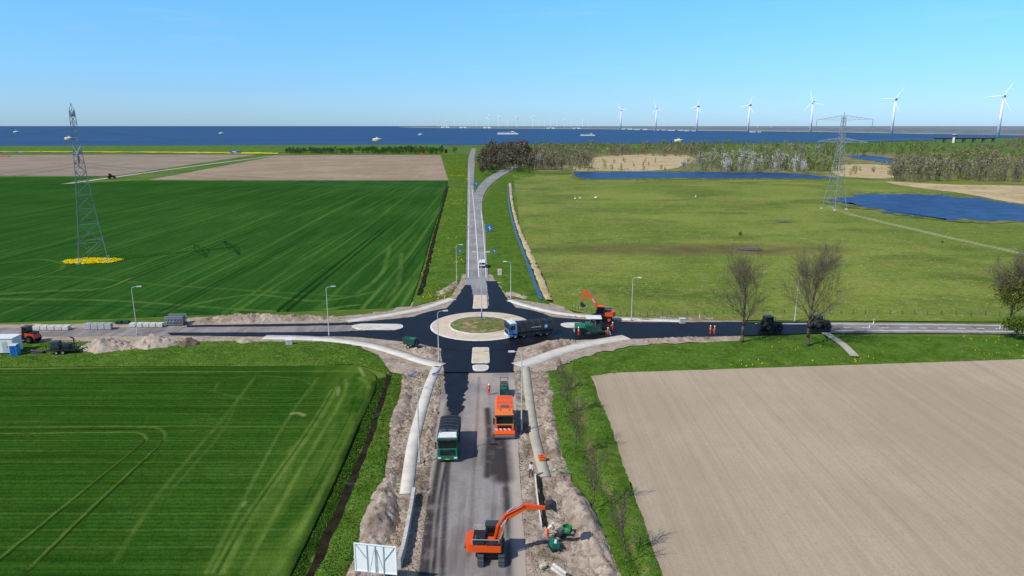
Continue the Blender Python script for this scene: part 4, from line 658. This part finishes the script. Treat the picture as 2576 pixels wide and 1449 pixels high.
    for i in range(5): x=-.36+i*.2; MB().prism([(e[0]+x_*ca-z_*sa,e[1]+x_*sa+z_*ca) for x_,z_ in ((.15,-.96),(.3,-.9),(.02,-1.2))],x,x+.1).build('bucket_tooth','silver',o)
    i=max(0,n//2-1); P0=Vector(boom[i]);P1=Vector(boom[i+1])
    for k in range(6):
        f0=.2+k*.1; a=P0.lerp(P1,f0);b=P0.lerp(P1,f0+.065); nn=Vector((-(P1-P0).y,(P1-P0).x)).normalized()*.1
        for s in (-.125,.245): MB().prism([a+nn,b+nn,b-nn,a-nn],s-.004,s+.004).build('boom_letter','whitep',t)
    return t
ex=G(1236,1402,.12)
excavator('orange tracked excavator with its arm stretched right on the grey road',(ex.x,ex.y+.2,.12),rad(-92),rad(92),[(.45,1.75),(.75,3.1),(1.5,4.3),(3.2,5.3)],[(2.9,5.45),(3.5,5.35),(5.1,5.25)],rad(70))
e2=G(1516,811,.1)
excavator('orange wheeled excavator with folded raised arm behind the paver',(e2.x,e2.y+1.3,.1),rad(80),rad(0),[(.45,1.75),(1.2,3.2),(2.2,4.6),(3.3,5.6)],[(3.0,5.85),(3.35,5.4),(3.7,3.5)],rad(-50),True,1.12)
pv=G(1490,843,.14); t=thing('asphalt_paver','green asphalt paver with white canopy on fresh black asphalt','paver',(pv.x,pv.y+1.4,.14),rad(88))
for s in (-1,1):
    o=MB().prism(stadium(3.3,.75),s*.95-.18,s*.95+.18).build('track','dark',t); MB().box(s*.95-.2,s*.95+.2,-1.,1.,.25,.5).build('track_frame','greybody',o)
    MB().prism([(s*.3,.55),(s*1.3,.9),(s*1.65,1.55),(s*1.55,1.6),(s*1.2,1.0),(s*.3,.65)],1.3,3.3,'y').build('hopper_wing','green',t); MB().box(s*1.3-.12,s*1.3+.12,-2.7,.6,.6,.9).build('screed_arm','dgreen',t)
MB().box(-1.2,1.2,-1.9,1.3,.75,1.75).build('chassis','dgreen',t,bev=.05); MB().box(-1.1,1.1,-.2,1.2,1.75,2.1).build('engine_hood','green',t,bev=.04); MB().box(-.35,.35,1.3,3.2,.5,.6).build('conveyor','dark',t); MB().lathe([(-.9,.01),(-.9,.14),(.9,.14),(.9,.01)],(0,3.42,.5),'x',12).build('push_roller','silver',t)
MB().box(-1.25,1.25,-1.9,1.15,3.2,3.34,.06).build('canopy','whitep',t,bev=.03)
for x in (-1.05,1.05):
    for y in (-1.7,.9): MB().tube((x,y,1.7),(x,y,3.2),.05).build('canopy_post','dark',t)
    MB().box(x*.75-.25,x*.75+.25,-1.5,-1.05,1.75,2.15).box(x*.75-.25,x*.75+.25,-1.6,-1.5,2.1,2.7).build('seat','dark',t)
MB().box(-.9,.9,-.75,-.55,1.75,2.6).build('control_panel','greybody',t); o=MB().box(-2.2,2.2,-3.3,-2.6,.05,.55).build('screed','dark',t); MB().box(-2.2,2.2,-3.65,-3.32,.3,.38).build('walkway','silver',o); MB().path([(-2.1,-3.3,.55),(-2.1,-3.3,1.3),(2.1,-3.3,1.3),(2.1,-3.3,.55)],.03).build('handrail','green',o); MB().tube((.7,.2,2.1),(.7,.2,3.0),.07).build('exhaust','silver',t)
def roller(label,px,py,rz,mm='dgreen',sc=1.,z=.14):
    t=thing('road_roller',label,'roller',G(px,py,z),rz); t.scale=(sc,)*3
    for y in (-.95,.95): o=MB().lathe([(-.72,.02),(-.72,.42),(-.66,.45),(.66,.45),(.72,.42),(.72,.02)],(0,y,.45),'x',22).build('drum','silver',t,True); MB().prism([(y-.5,.5),(y+.5,.5),(y+.45,1.05),(y-.45,1.05)],-.66,.66).build('drum_guard',mm,o)
    MB().prism([(-1.4,.75),(-.5,.6),(1.45,.75),(1.4,1.25),(.3,1.35),(-1.35,1.3)],-.6,.6).build('body',mm,t,bev=.04); MB().box(-.5,.5,-.5,0,1.3,1.5).box(-.5,.5,-.6,-.48,1.45,1.95).build('seat','greybody',t)
    MB().path([(-.6,-.7,1.2),(-.6,-.7,2.5),(.6,-.7,2.5),(.6,-.7,1.2)],.05).build('roll_bar','greybody',t); MB().tube((0,.45,1.3),(0,.25,1.85),.04).lathe([(0,.2),(.04,.22),(0,.24)],(0,.25,1.87),'z',14).build('steering_wheel','dark',t); MB().box(-.4,.4,.6,1.2,1.28,1.45).build('engine_cover','green',t)
roller('small dark green tandem roller behind the orange sweeper truck',1268,992,math.pi)
t=thing('tack_trailer','small green hopper trailer parked on soil left of the roundabout','trailer',G(1033,874,.2),rad(70))
MB().prism([(-1.1,.7),(1.1,.7),(1.35,1.9),(-1.3,1.7)],-.75,.75).build('hopper','dgreen',t,bev=.04); MB().box(-.65,.65,-1.,1.1,1.72,1.8).build('lid','green',t); MB().tube((0,1.1,.6),(0,2.1,.5),.05).build('drawbar','dark',t); MB().box(-.5,.5,-1.6,-1.1,.7,1.5).build('engine','dark',t)
for s in (-1,1): wheel(t,s*.85,0,.4,.22)
def tractor(name,label,px,py,rz,mm,sc=1.,z=.14,group=None):
    t=thing(name,label,'tractor',G(px,py,z),rz,group); t.scale=(sc,)*3
    for s in (-1,1): wheel(t,s*.95,-1.05,.92,.55,'darkgrey'); wheel(t,s*.9,1.5,.62,.42,'darkgrey'); MB().prism([(-2.0,1.0),(-1.8,1.75),(-1.05,2.0),(-.3,1.7),(-.2,1.5),(-1.05,1.9)],s*.95-.3,s*.95+.3).build('fender',mm,t)
    MB().prism([(0,.8),(2.2,.85),(2.25,1.5),(1.9,1.75),(0,1.9)],-.42,.42).build('hood',mm,t,bev=.06); MB().box(-.35,.35,2.24,2.3,.9,1.5).build('grille','dark',t); MB().box(-.4,.4,-1.8,1.8,.55,.9).build('chassis','dark',t)
    MB().prism([(-1.5,1.2),(.1,1.0),(.2,1.9),(0,2.75),(-1.4,2.75)],-.72,.72).build('cab','glass',t)
    for x in (-.74,.74):
        for a,b in (((.2,1.9),(0,2.75)),((-1.5,1.3),(-1.4,2.75)),((-.6,1.1),(-.6,2.75))): MB().tube((x,a[0],a[1]),(x,b[0],b[1]),.04,.04,5).build('cab_post',mm,t)
    MB().box(-.8,.8,-1.6,.2,2.75,2.95,.06).build('roof',mm,t,bev=.03); MB().tube((.45,.6,1.7),(.45,.6,2.8),.05).build('exhaust','dark',t); MB().box(-.9,.9,-2.6,-2.,.6,1.2).build('rear_hitch','dark',t)
tractor('tractor','dark green tractor parked on the road between the two bare trees',1938,830,rad(-82),'tractor')
tractor('tractor','dark tractor behind the trunk of the right bare tree',2062,824,rad(-82),'darkgrey',.9)
tractor('tractor','small red tractor on the farm track by the ploughed field',281,449,rad(-60),'red',1.3,.1)
t=thing('wheel_loader','orange red wheel loader standing at the left yard near the white hut','wheel loader',G(70,860,.1),rad(80))
for s in (-1,1):
    for y in (-1.35,1.25): wheel(t,s*.9,y,.78,.55,'darkgrey')
MB().prism([(-2.4,.9),(-.2,.8),(-.2,1.9),(-2.2,1.75)],-.75,.75).build('rear_body','red',t,bev=.06); MB().box(-.6,.6,.2,2.,.7,1.3).build('front_frame','dark',t); MB().prism([(-.9,1.7),(.3,1.4),(.4,2.0),(.2,3.),(-.8,3.)],-.65,.65).build('cab','glass',t); MB().box(-.72,.72,-.95,.35,3.,3.15).build('roof','darkgrey',t); MB().box(-.6,.6,-2.3,-1.1,1.85,2.1).build('engine_cover','dark',t)
for s in (-.4,.4): MB().beam([(.6,1.6),(1.9,1.5),(2.9,.7)],[.3,.3,.22],s-.08,s+.08).build('lift_arm','red',t)
MB().prism([(2.7,.2),(3.6,.1),(3.6,.2),(2.95,.35),(2.85,1.1),(2.7,1.15)],-1.2,1.2).build('bucket','dark',t)
t=thing('flatbed_trailer','black flatbed trailer with cage sides loaded with dark gear beside the sand','trailer',G(163,888,.1),rad(-82))
MB().box(-1.1,1.1,-2.5,2.3,.7,.9).build('bed','dark',t)
for s in (-1.08,1.08):
    q=MB()
    for k in range(8): q.tube((s,-2.4+k*.67,.9),(s,-2.4+k*.67,2.),.04,.04,4)
    q.tube((s,-2.45,2.),(s,2.3,2.),.04,.04,4).tube((s,-2.45,1.45),(s,2.3,1.45),.04,.04,4).build('cage_side','dark',t)
MB().box(-.8,.7,-2.,-.4,.9,2.3,.15).build('generator','darkgrey',t,bev=.05); MB().box(-.9,.8,-.1,1.1,.9,1.6,.1).build('toolbox','dark',t); MB().path([(-.5,1.5,.9),(-.3,1.7,2.6),(.3,1.4,3.1)],.12,6).build('crane_arm','dark',t); MB().tube((0,2.3,.7),(0,3.6,.55),.07).build('drawbar','dark',t)
for y in (-.9,.2):
    for s in (-1,1): wheel(t,s*1.,y,.42,.3)
t=thing('site_hut','white site cabin cut off by the left edge','cabin',G(5,886,.1),rad(2))
MB().box(-3.4,3,-1.3,1.3,.25,2.9).build('wall','whitep',t,bev=.04); MB().box(-3.5,3.1,-1.4,1.4,2.9,3.02).build('roof','whitep',t); o=MB().box(1.2,2.1,-1.33,-1.305,.4,2.4).build('door','lightgrey',t); MB().box(1.95,2.02,-1.37,-1.33,1.3,1.5).build('handle','dark',o); o=MB().box(-1.,.5,-1.33,-1.305,1.2,2.2).build('window','glass',t); MB().box(-1.06,.56,-1.36,-1.33,1.12,1.2).build('sill','lightgrey',o)
for k in (-2.6,2.2): wheel(t,k,-1.,.25,.18)
t=thing('portable_toilet','blue portable toilet at the left yard beside the white cabin','toilet',G(40,894,.1),rad(5)); MB().box(-.6,.6,-.6,.6,.1,2.).build('wall','skyblue',t,bev=.03); MB().prism([(-.66,2.),(.66,2.),(.4,2.2),(-.4,2.2)],-.66,.66).build('roof','lightgrey',t); o=MB().box(-.42,.42,-.63,-.605,.2,1.85).build('door','blue',t); MB().box(.28,.34,-.67,-.63,1.,1.15).build('handle','dark',o); MB().box(-.65,.65,-.65,.65,0,.1).build('base','dark',t)
t=thing('pipe_stack','dark heap of drain pipes on the soil between cabin and trailer','pipes',G(95,889,.1),rad(80))
for i,(x,z) in enumerate(((-.4,.16),(-.05,.16),(.3,.16),(-.22,.45),(.13,.45))): MB().tube((x,-1.4,z),(x,1.4,z),.16,.16,10).build('pipe','dark',t)
def bundle(px,py,label,m,w=1.3,h=.9,group='kerb bundles in the yard'):
    t=thing('kerb_bundle',label,'kerb stones',G(px,py,.1),RD.uniform(-.06,.06),group)
    for k in range(2): MB().box(-w/2,w/2,-.5+k*.8,-.3+k*.8,0,.12).build('pallet_beam','wood',t)
    q=MB()
    for i in range(4):
        for j in range(3): q.box(-w/2+i*w/4+.01,-w/2+(i+1)*w/4-.015,-.55,.55,.12+j*h/3,.12+(j+1)*h/3-.015)
    q.build('kerb_stones',m,t); MB().box(-w/2-.01,w/2+.01,-.1,-.05,.11,.12+h+.01).build('strap','dark',t)
for i in range(5): bundle(96+i*18,829,'bundle of white kerb stones in the leftmost row by the red loader','kerb',1.25,.75,'white kerb bundles by the loader')
for i in range(4): bundle(224+i*17,828,'bundle of grey kerb stones left of the first street lamp','lightgrey',1.2,1.15,'grey kerb bundles by the lamp')
for i in range(5): bundle(336+i*17,822,'bundle of white kerb stones right of the first street lamp','kerb',1.2,.7,'white kerb bundles right of the lamp')
for i in range(2): bundle(300+i*19,814,'low bundle of dark green slabs behind the grey kerb bundles','dgreen',1.1,.5,'dark slab bundles')
t=thing('steel_container','grey open steel crate container beside the white kerb bundles','container',G(444,816,.1),rad(2))
MB().box(-1.75,1.75,-1.,1.,.1,.25).build('floor','greybody',t)
for y in (-1.,1.): 
    q=MB()
    for k in range(13): q.box(-1.75+k*.29-.05,-1.75+k*.29+.05,y-.04,y+.04,.25,2.)
    for z in (.3,.9,1.5,1.95): q.box(-1.78,1.78,y-.06,y+.06,z-.05,z+.05)
    q.build('side_grille','steel',t)
MB().box(-1.6,1.6,-.8,.8,.25,1.7).build('load','greybody',t)
for x,y,l in ((728,868,'small pale control box beside the start of the south west path'),(1716,813,'small white control box at the end of the north east path')):
    t=thing('control_box',l,'box',G(x,y,.1),.1); MB().box(-.6,.6,-.3,.3,0,1.).build('cabinet','lightgrey',t,bev=.03); MB().box(-.66,.66,-.36,.36,1.,1.08).build('lid','whitep',t); MB().box(-.02,.02,-.32,-.302,.1,.9).build('door_gap','dark',t)
def van(name,label,px,py,rz,m,L=4.8,h=1.9,w=1.85,z=.15,cat='van',group=None):
    t=thing(name,label,cat,G(px,py,z),rz,group); f=L/2; v=h>1.7
    pr=[(-f,.35),(f,.35),(f,.95),(f-.5,1.05),(f-1.25,h-.1),(f-1.5,h),(-f+.15,h),(-f,h-.3)] if v else [(-f,.3),(f,.3),(f,.75),(f-1.1,.92),(f-1.8,h),(-f+.8,h),(-f,.95)]
    MB().prism(pr,-w/2,w/2).build('body',m,t,bev=.05); MB().prism([(f-.5,1.09),(f-.47,1.11),(f-1.2,h-.1),(f-1.23,h-.12)] if v else [(f-1.1,.95),(f-1.07,.96),(f-1.76,h-.02),(f-1.8,h-.04)],-w/2+.12,w/2-.12).build('windscreen','glass',t)
    if v: MB().box(-w/2+.15,w/2-.15,-f-.02,-f+.03,1.0,h-.35).build('rear_window','glass',t)
    for s in (-1,1):
        MB().box(s*w/2-.012,s*w/2+.012,(f-2.1) if v else -f+1.,f-1.35 if v else f-1.8,1.05 if v else .9,h-.3 if v else h-.12).build('side_window','glass',t); MB().box(s*(w/2-.22)-.14,s*(w/2-.22)+.14,f-.01,f+.03,.65,.82).build('headlight','lampglass',t); MB().box(s*(w/2-.1)-.07,s*(w/2-.1)+.07,-f-.03,-f+.01,.75,1.1).build('tail_light','chevred',t)
        for y in (f-.9,-f+.9): wheel(t,s*(w/2-.1),y,.33,.22)
    MB().box(-w/2-.01,w/2+.01,-f-.06,-f+.05,.35,.6).build('bumper','dark',t)
van('white_van','white van on the right lane of the straight north road',1214,670,0,'whitep')
for x,y,m,l in ((14,380.5,'whitep','white car on the dike road, leftmost'),(52,380.5,'whitep','white car on the dike road, second from the left'),(104,380.5,'silver','silver car on the dike road below the small platform'),(500,383,'whitep','white car on the dike road left of the blue lorry')): van('car',l,x,y+3,rad(-88),m,4.4,1.45,1.8,.2,'car')
gb=G(593,386,.2); t=thing('lorry','blue lorry driving on the road below the lake dike','lorry',gb,rad(-88)); MB().box(-1.25,1.25,-8,4.5,1.1,4.).build('trailer','blue',t); MB().prism([(4.9,.6),(7.2,.6),(7.2,2.),(6.9,3.2),(4.9,3.4)],-1.2,1.2).build('cab','blue',t,bev=.05); MB().box(-1.05,1.05,7.0,7.24,1.9,2.9).build('windscreen','glass',t); MB().box(-1.27,1.27,-5,1,2.2,3.).build('lettering_panel','whitep',t)
for y in (-6,-4.7,-3.4,3.2,6.2):
    for s in (-1,1): wheel(t,s*1.,y,.5,.35)
van('orange_van','orange van parked in front of the dark hedge row',1062,390,rad(-88),'orange',5.5,2.2,1.9,.2)
# ================================================================ signs, board, small site gear
def sign(px,yb,yt,wp,m,label):
    g=G(px,yb,.1); s=mpp(yb); h=(yb-yt)*s; w_=wp*s/2; hh=min(w_*1.4,h*.45); t=thing('road_sign',label,'road sign',g,0)
    for x in ((-w_*.7,w_*.7) if wp>8 else (0,)): MB().tube((x,0,0),(x,0,h),.05,.05,6).build('post','steel',t)
    MB().box(-w_,w_,-.09,-.06,h-2*hh,h).build('panel',m,t); MB().box(-w_,w_,-.055,-.05,h-2*hh,h).build('panel_back','lightgrey',t)
    MB().box(-w_*.08,w_*.12,-.1,-.091,h-hh*1.75,h-hh*.4).box(-w_*.5,-w_*.09,-.1,-.091,h-hh*.95,h-hh*.75).box(w_*.13,w_*.6,-.1,-.091,h-hh*1.3,h-hh*1.1).build('route_diagram','whitep',t)
sign(1232,584,564,13,'blue','large blue direction sign right of the north road'); sign(1157,642,625,8,'blue','blue road sign on the left verge beside the lamp'); sign(1244,642,625,8,'blue','blue road sign on the right verge above the warning sign'); sign(1198,468,457,9,'blue','small blue sign in the wedge where the roads fork')
g=G(1257,700,.1); t=thing('road_sign','white sign with red triangle and circle on the right verge','road sign',g,0); MB().tube((0,0,0),(0,0,2.6),.05).build('post','steel',t); MB().box(-.5,.5,-.09,-.06,.9,2.6).build('panel','whitep',t); MB().prism([(-.4,1.85),(.4,1.85),(0,2.5)],-.12,-.095,'y').build('red_triangle','chevred',t); MB().prism([(-.2,1.95),(.2,1.95),(0,2.28)],-.13,-.122,'y').build('triangle_centre','whitep',t); MB().lathe([(-.1,.36),(-.1,.22)],(0,0,1.35),'y',20).build('red_ring','chevred',t)
t=thing('marker_board','small white and red marker board on the left road edge','marker board',G(1183,575,.15),0); q=MB()
for k in range(6): q.c=k%2; q.box(-.75+k*.25,-.5+k*.25,-.03,.03,.5,.9)
q.build('striped_board',['chevred','whitep'],t)
for x in (-.5,.5): MB().tube((x,0,0),(x,0,.5),.03).build('stand','steel',t)
g=G(948,1482,.1); t=thing('site_board','back of a white site board on braced posts at the bottom edge','board',g,rad(-9))
MB().box(-1.9,1.9,.05,.1,1.65,4.4).build('panel','boardwhite',t)
for x0,x1,z0,z1 in ((-1.93,1.93,4.32,4.42),(-1.93,1.93,1.62,1.72),(-1.93,-1.83,1.72,4.32),(1.83,1.93,1.72,4.32)): MB().box(x0,x1,.0,.045,z0,z1).build('frame','boardwhite',t)
for x in (-.75,0,.75): MB().box(x-.04,x+.04,-.02,.045,0,4.32).build('post','lightgrey',t)
for s in (-1,1): MB().tube((0,-.1,4.1),(s*.72,-.9,.0),.035).build('brace','lightgrey',t); MB().tube((s*1.75,.0,4.3),(s*.75,.0,2.9),.03).build('corner_brace','lightgrey',t)
MB().box(-1.2,1.2,-1.1,-.7,-.02,.25).build('ballast_block','conc',t)
def wall(label,P,h,wd,m,name='retaining_wall'):
    c=wl(P,8); o=thing(name,label,'wall',(c[0][0],c[0][1],0)); 
    for i in range(len(c)-1):
        a=Vector(c[i])-Vector(c[0]);b=Vector(c[i+1])-Vector(c[0]); d=(b-a).normalized(); nn=Vector((-d.y,d.x))*wd/2; e=d*.02
        MB().prism([a+e+nn,b-e+nn,b-e-nn,a+e-nn],.0,h,'z').build('concrete_element',m,o)
wall('low row of concrete wall elements left of the grey road',[(1042,1248),(1030,1320),(1016,1390),(1004,1432)],1.1,.35,'conc')
wall('thin white kerb line along the right dirt strip',[(1346,1200),(1352,1260),(1362,1330)],.45,.14,'kerb','kerb_line')
t=thing('hose_coil','coil of green drain hose lying on the soil bank right of the excavator','hose coil',G(1426,1336,.6),0)
for k in range(4): MB().lathe([(-.06,.5-.02*k),(0,.57-.02*k),(.06,.5-.02*k),(0,.43-.02*k),(-.06,.5-.02*k)],(0,0,.1+k*.14),'z',26).build('hose_loop','hose',t,True)
t=thing('water_pump','green pump unit on the dirt below the green hose coil','pump',G(1395,1378,.2),.3); MB().box(-.4,.4,-.5,.5,.15,.75).build('housing','green',t,bev=.05); MB().tube((0,-.3,.75),(0,-.3,1.05),.14,.1).build('filler','whitep',t); MB().path([(-.3,.5,.6),(-.3,.95,1.0),(.3,.95,1.0),(.3,.5,.6)],.03).build('handle','dark',t); MB().box(-.5,.5,-.6,.6,0,.12).build('base_plate','dark',t)
t=thing('plate_compactor','dark vibrating plate compactor beside the green hose coil','compactor',G(1411,1346,.3),-.8); MB().prism([(-.55,.2),(-.45,0),(.45,0),(.6,.2)],-.4,.4).build('plate','dark',t); MB().box(-.3,.3,-.3,.35,.2,.75).build('engine','greybody',t,bev=.05); MB().path([(-.22,-.3,.5),(-.22,-1.,1.05),(.22,-1.,1.05),(.22,-.3,.5)],.03).build('handle','dark',t)
t=thing('pipe_stack','grey concrete pipes lying on dirt at the bottom edge','pipes',G(1412,1442,.2),-.9)
for i,(x,z) in enumerate(((-.35,.18),(.02,.18),(-.16,.5))): MB().lathe([(-.9,.1),(-.9,.17),(.9,.17),(.9,.1)],(0,x,z),'x',14).build('pipe','conc',t)
t=thing('concrete_block','single pale concrete block on the road edge near the bottom','block',G(1366,1428,.15),.5); MB().box(-.3,.3,-.2,.2,0,.3).build('block','conc',t,bev=.03); MB().tube((0,0,.3),(0,0,.36),.05).build('lifting_eye','steel',t)
t=thing('tool_crate','orange tool crate on the dirt beside the grey path','crate',G(1363,1156,.25),.2); MB().box(-.4,.4,-.3,.3,0,.45).build('box','orange2',t,bev=.03); MB().box(-.43,.43,-.33,.33,.45,.52).build('lid','orange',t); MB().tube((-.15,0,.58),(.15,0,.58),.03).build('handle','dark',t)
for x,y,l in ((1037,946,'blue bent drain pipe stub on the left dirt'),(1097,942,'short blue pipe bundle at the left footpath corner')):
    t=thing('blue_pipe',l,'pipe',G(x,y,.3),.4); MB().path([(-.7,0,.12),(0,.1,.2),(.6,0,.7)],.1,8).build('pipe','blue',t); MB().path([(-.5,.35,.1),(.5,.5,.12)],.1,8).build('pipe','skyblue',t)
t=thing('green_cable_duct','loop of green cable lying over the soil bank','cable',G(1410,1192,.5),0); MB().path([(-.9,.1,.15),(-.3,.5,.35),(.5,.4,.5),(1.,0,.4),(1.2,-.5,.2)],.05,6).build('cable','hose',t)
for i,(x,y) in enumerate(((2197,815),(2187,826),(2515,828),(1760,800))):
    t=thing('bollard',('white bollard post at the upper edge of the east road','white bollard post on the middle of the east road','white bollard post beside the right edge bush','white bollard post on the verge left of the big bare trees')[i],'bollard',G(x,y,.1),0); MB().tube((0,0,0),(0,0,1.1),.09,.08,8).build('post','whitep',t); MB().tube((0,0,.75),(0,0,.95),.094,.092,8).build('reflector','chevred' ,t)
t=thing('wire_fence','thin post and wire fence along the pasture edge','fence',(0,0,0)); pp=wl([(1440,778),(1560,796),(1750,792),(2000,790),(2300,792),(2620,796)],10)
for x,y in pp[::1]: MB().box(x-.05,x+.05,y-.05,y+.05,-.05,1.05).build('post','bark',t)
for z in (.6,.98): MB().path([(x,y,z) for x,y in pp],.01,3).build('wire','steel',t)
for i,(x,y) in enumerate(((1447,502),(1460,501),(1498,499),(1750,497))):
    t=tag(bpy.data.objects.new('swan',None),('white swan at the left of the pair on the pasture','white swan at the right of the pair on the pasture','white swan sitting alone right of the pair','white swan sitting in the middle of the pasture')[i],'bird'); C.objects.link(t); t.location=G(x,y,.1); t.rotation_euler=(0,0,i*2.); t.scale=(1.7,)*3
    MB().lathe([(-.55,.02),(-.4,.16),(-.1,.28),(.2,.26),(.42,.14),(.5,.05)],(0,0,.3),'y',12).path([(0,.42,.36),(0,.55,.55),(0,.5,.8),(0,.55,.92),(0,.68,.92)],[.11,.07,.05,.06,.03],7).build('body','whitep',t,True); MB().tube((0,.68,.92),(0,.8,.89),.03,.012).build('beak','orange',t)
# ================================================================ people
def person(label,px,py,rz,top='hivis',leg='hivis',bend=0,stride=0,armup=.15,helmet='helmet',z=.12,group=None):
    J=[];E=[];Rr=[];Lb=[]
    def j(p,r,par,l):
        J.append(Vector(p));Rr.append(r);Lb.append(l)
        if par is not None: E.append((par,len(J)-1))
        return len(J)-1
    pv=Vector((0,0,.95)); rb=Matrix.Rotation(-bend,3,'X'); U=lambda x,y,z:pv+rb@(Vector((x,y,z))-pv)
    pel=j(pv,.15,None,1); spn=j(U(0,0,1.18),.14,pel,0); ch=j(U(0,0,1.4),.165,spn,0); nk=j(U(0,.01,1.53),.06,ch,2); hd=j(U(0,.02,1.65),.1,nk,2); j(U(0,.02,1.76),.075,hd,2); j(U(0,.135,1.645),.018,hd,2)
    for s in (-1,1):
        st=stride*s
        hp=j((s*.1,0,.88),.105,pel,1); kn=j((s*.115,.04+st*.5,.49),.068,hp,1); an=j((s*.12,-.02+st,.09),.046,kn,1); j((s*.13,.17+st,.045),.045,an,3)
        sh=j(U(s*.19,0,1.44),.075,ch,0); d=Vector((s*.12,math.sin(armup),-math.cos(armup))).normalized(); p=J[sh]+d*.29; el_=j(p,.05,sh,0); d2=Vector((0,math.sin(armup+.35),-math.cos(armup+.35))); q=p+d2*.25; wr=j(q,.034,el_,0); pm=j(q+d2*.08,.036,wr,2)
        for k in range(4):
            a=j(q+d2*.14+Vector((0,.028*(k-1.5),0)),.011,pm,2); j(q+d2*(.185+(.02,.03,.026,.01)[k])+Vector((-s*.02,.028*(k-1.5),0)),.009,a,2)
        a=j(q+d2*.07+Vector((-s*.03,.05,0)),.012,wr,2); j(q+d2*.12+Vector((-s*.04,.07,0)),.01,a,2)
    me=bpy.data.meshes.new('person_body'); me.from_pydata(J,E,[]); o=bpy.data.objects.new('tmp_body',me); C.objects.link(o)
    o.modifiers.new('Skin','SKIN')
    if not len(me.skin_vertices): bpy.context.view_layer.objects.active=o; bpy.ops.mesh.customdata_skin_add()
    sv=me.skin_vertices[0].data
    for i,r in enumerate(Rr): sv[i].radius=(r,r)
    sv[0].use_root=True; ss=o.modifiers.new('Sub','SUBSURF'); ss.levels=1; ss.render_levels=1
    bpy.context.view_layer.update(); dg=bpy.context.evaluated_depsgraph_get(); nm=bpy.data.meshes.new_from_object(o.evaluated_get(dg)); bpy.data.objects.remove(o); nm.name='body'; nm.materials.clear()
    for k in (top,leg,'skin','boot'): nm.materials.append(M[k])
    JA=np.array([tuple(v) for v in J]); seg=[(JA[a],JA[b],Lb[b]) for a,b in E]
    for pg in nm.polygons:
        c=np.array(pg.center); best=9;bl=0
        for a,b,l in seg:
            v=b-a; t=np.clip(np.dot(c-a,v)/(v@v+1e-9),0,1); dd=np.linalg.norm(c-a-v*t)
            if dd<best: best=dd;bl=l
        pg.material_index=bl
    nm.shade_smooth(); g=G(px,py,z); t=thing('person',label,'person',g,rz,group); b=bpy.data.objects.new('body',nm); C.objects.link(b); b.parent=t
    hh=MB().lathe([(-.01,.15),(.0,.135),(.07,.12),(.125,.07),(.14,.01)],(0,0,0),'z',14); hh.v=[tuple(U(x,y+.02,z_+1.70)) for x,y,z_ in hh.v]; hh.build('helmet' if helmet=='helmet' else 'hair',helmet,t,True)
    if top=='hivis':
        for zz in (1.14,1.28): q=MB().lathe([(-.025,.165),(.025,.168)],(0,0,0),'z',16); q.v=[tuple(U(x*1.05,y*1.02,z_+zz)) for x,y,z_ in q.v]; q.build('reflective_band','reflect',t)
person('worker in orange clothes standing on the road left of the small roller',1230,994,.4,armup=.3)
person('worker in white and orange bending down beside the black compactor',1377,1352,rad(-70),'paleshirt','hivis',bend=.9,armup=.5,z=.3)
person('worker in pale clothes walking beside the grey path',1336,1198,rad(160),'paleshirt','trous',stride=.22,helmet='boot',z=.2)
person('worker in orange walking right behind the paver screed',1529,846,rad(90),stride=.2,armup=.5)
person('worker in orange standing right of the paver beside the digger',1541,832,rad(100),armup=.6)
person('worker in orange standing at the front hopper of the paver',1455,845,rad(-60),armup=.3)
person('worker in orange driving on the platform of the paver',1497,818,rad(90),z=1.75,armup=.6)
person('left one of two orange workers talking on the east road',1786,841,rad(-80),armup=.4); person('right one of two orange workers talking on the east road',1797,842,rad(80),armup=.2,stride=.1)
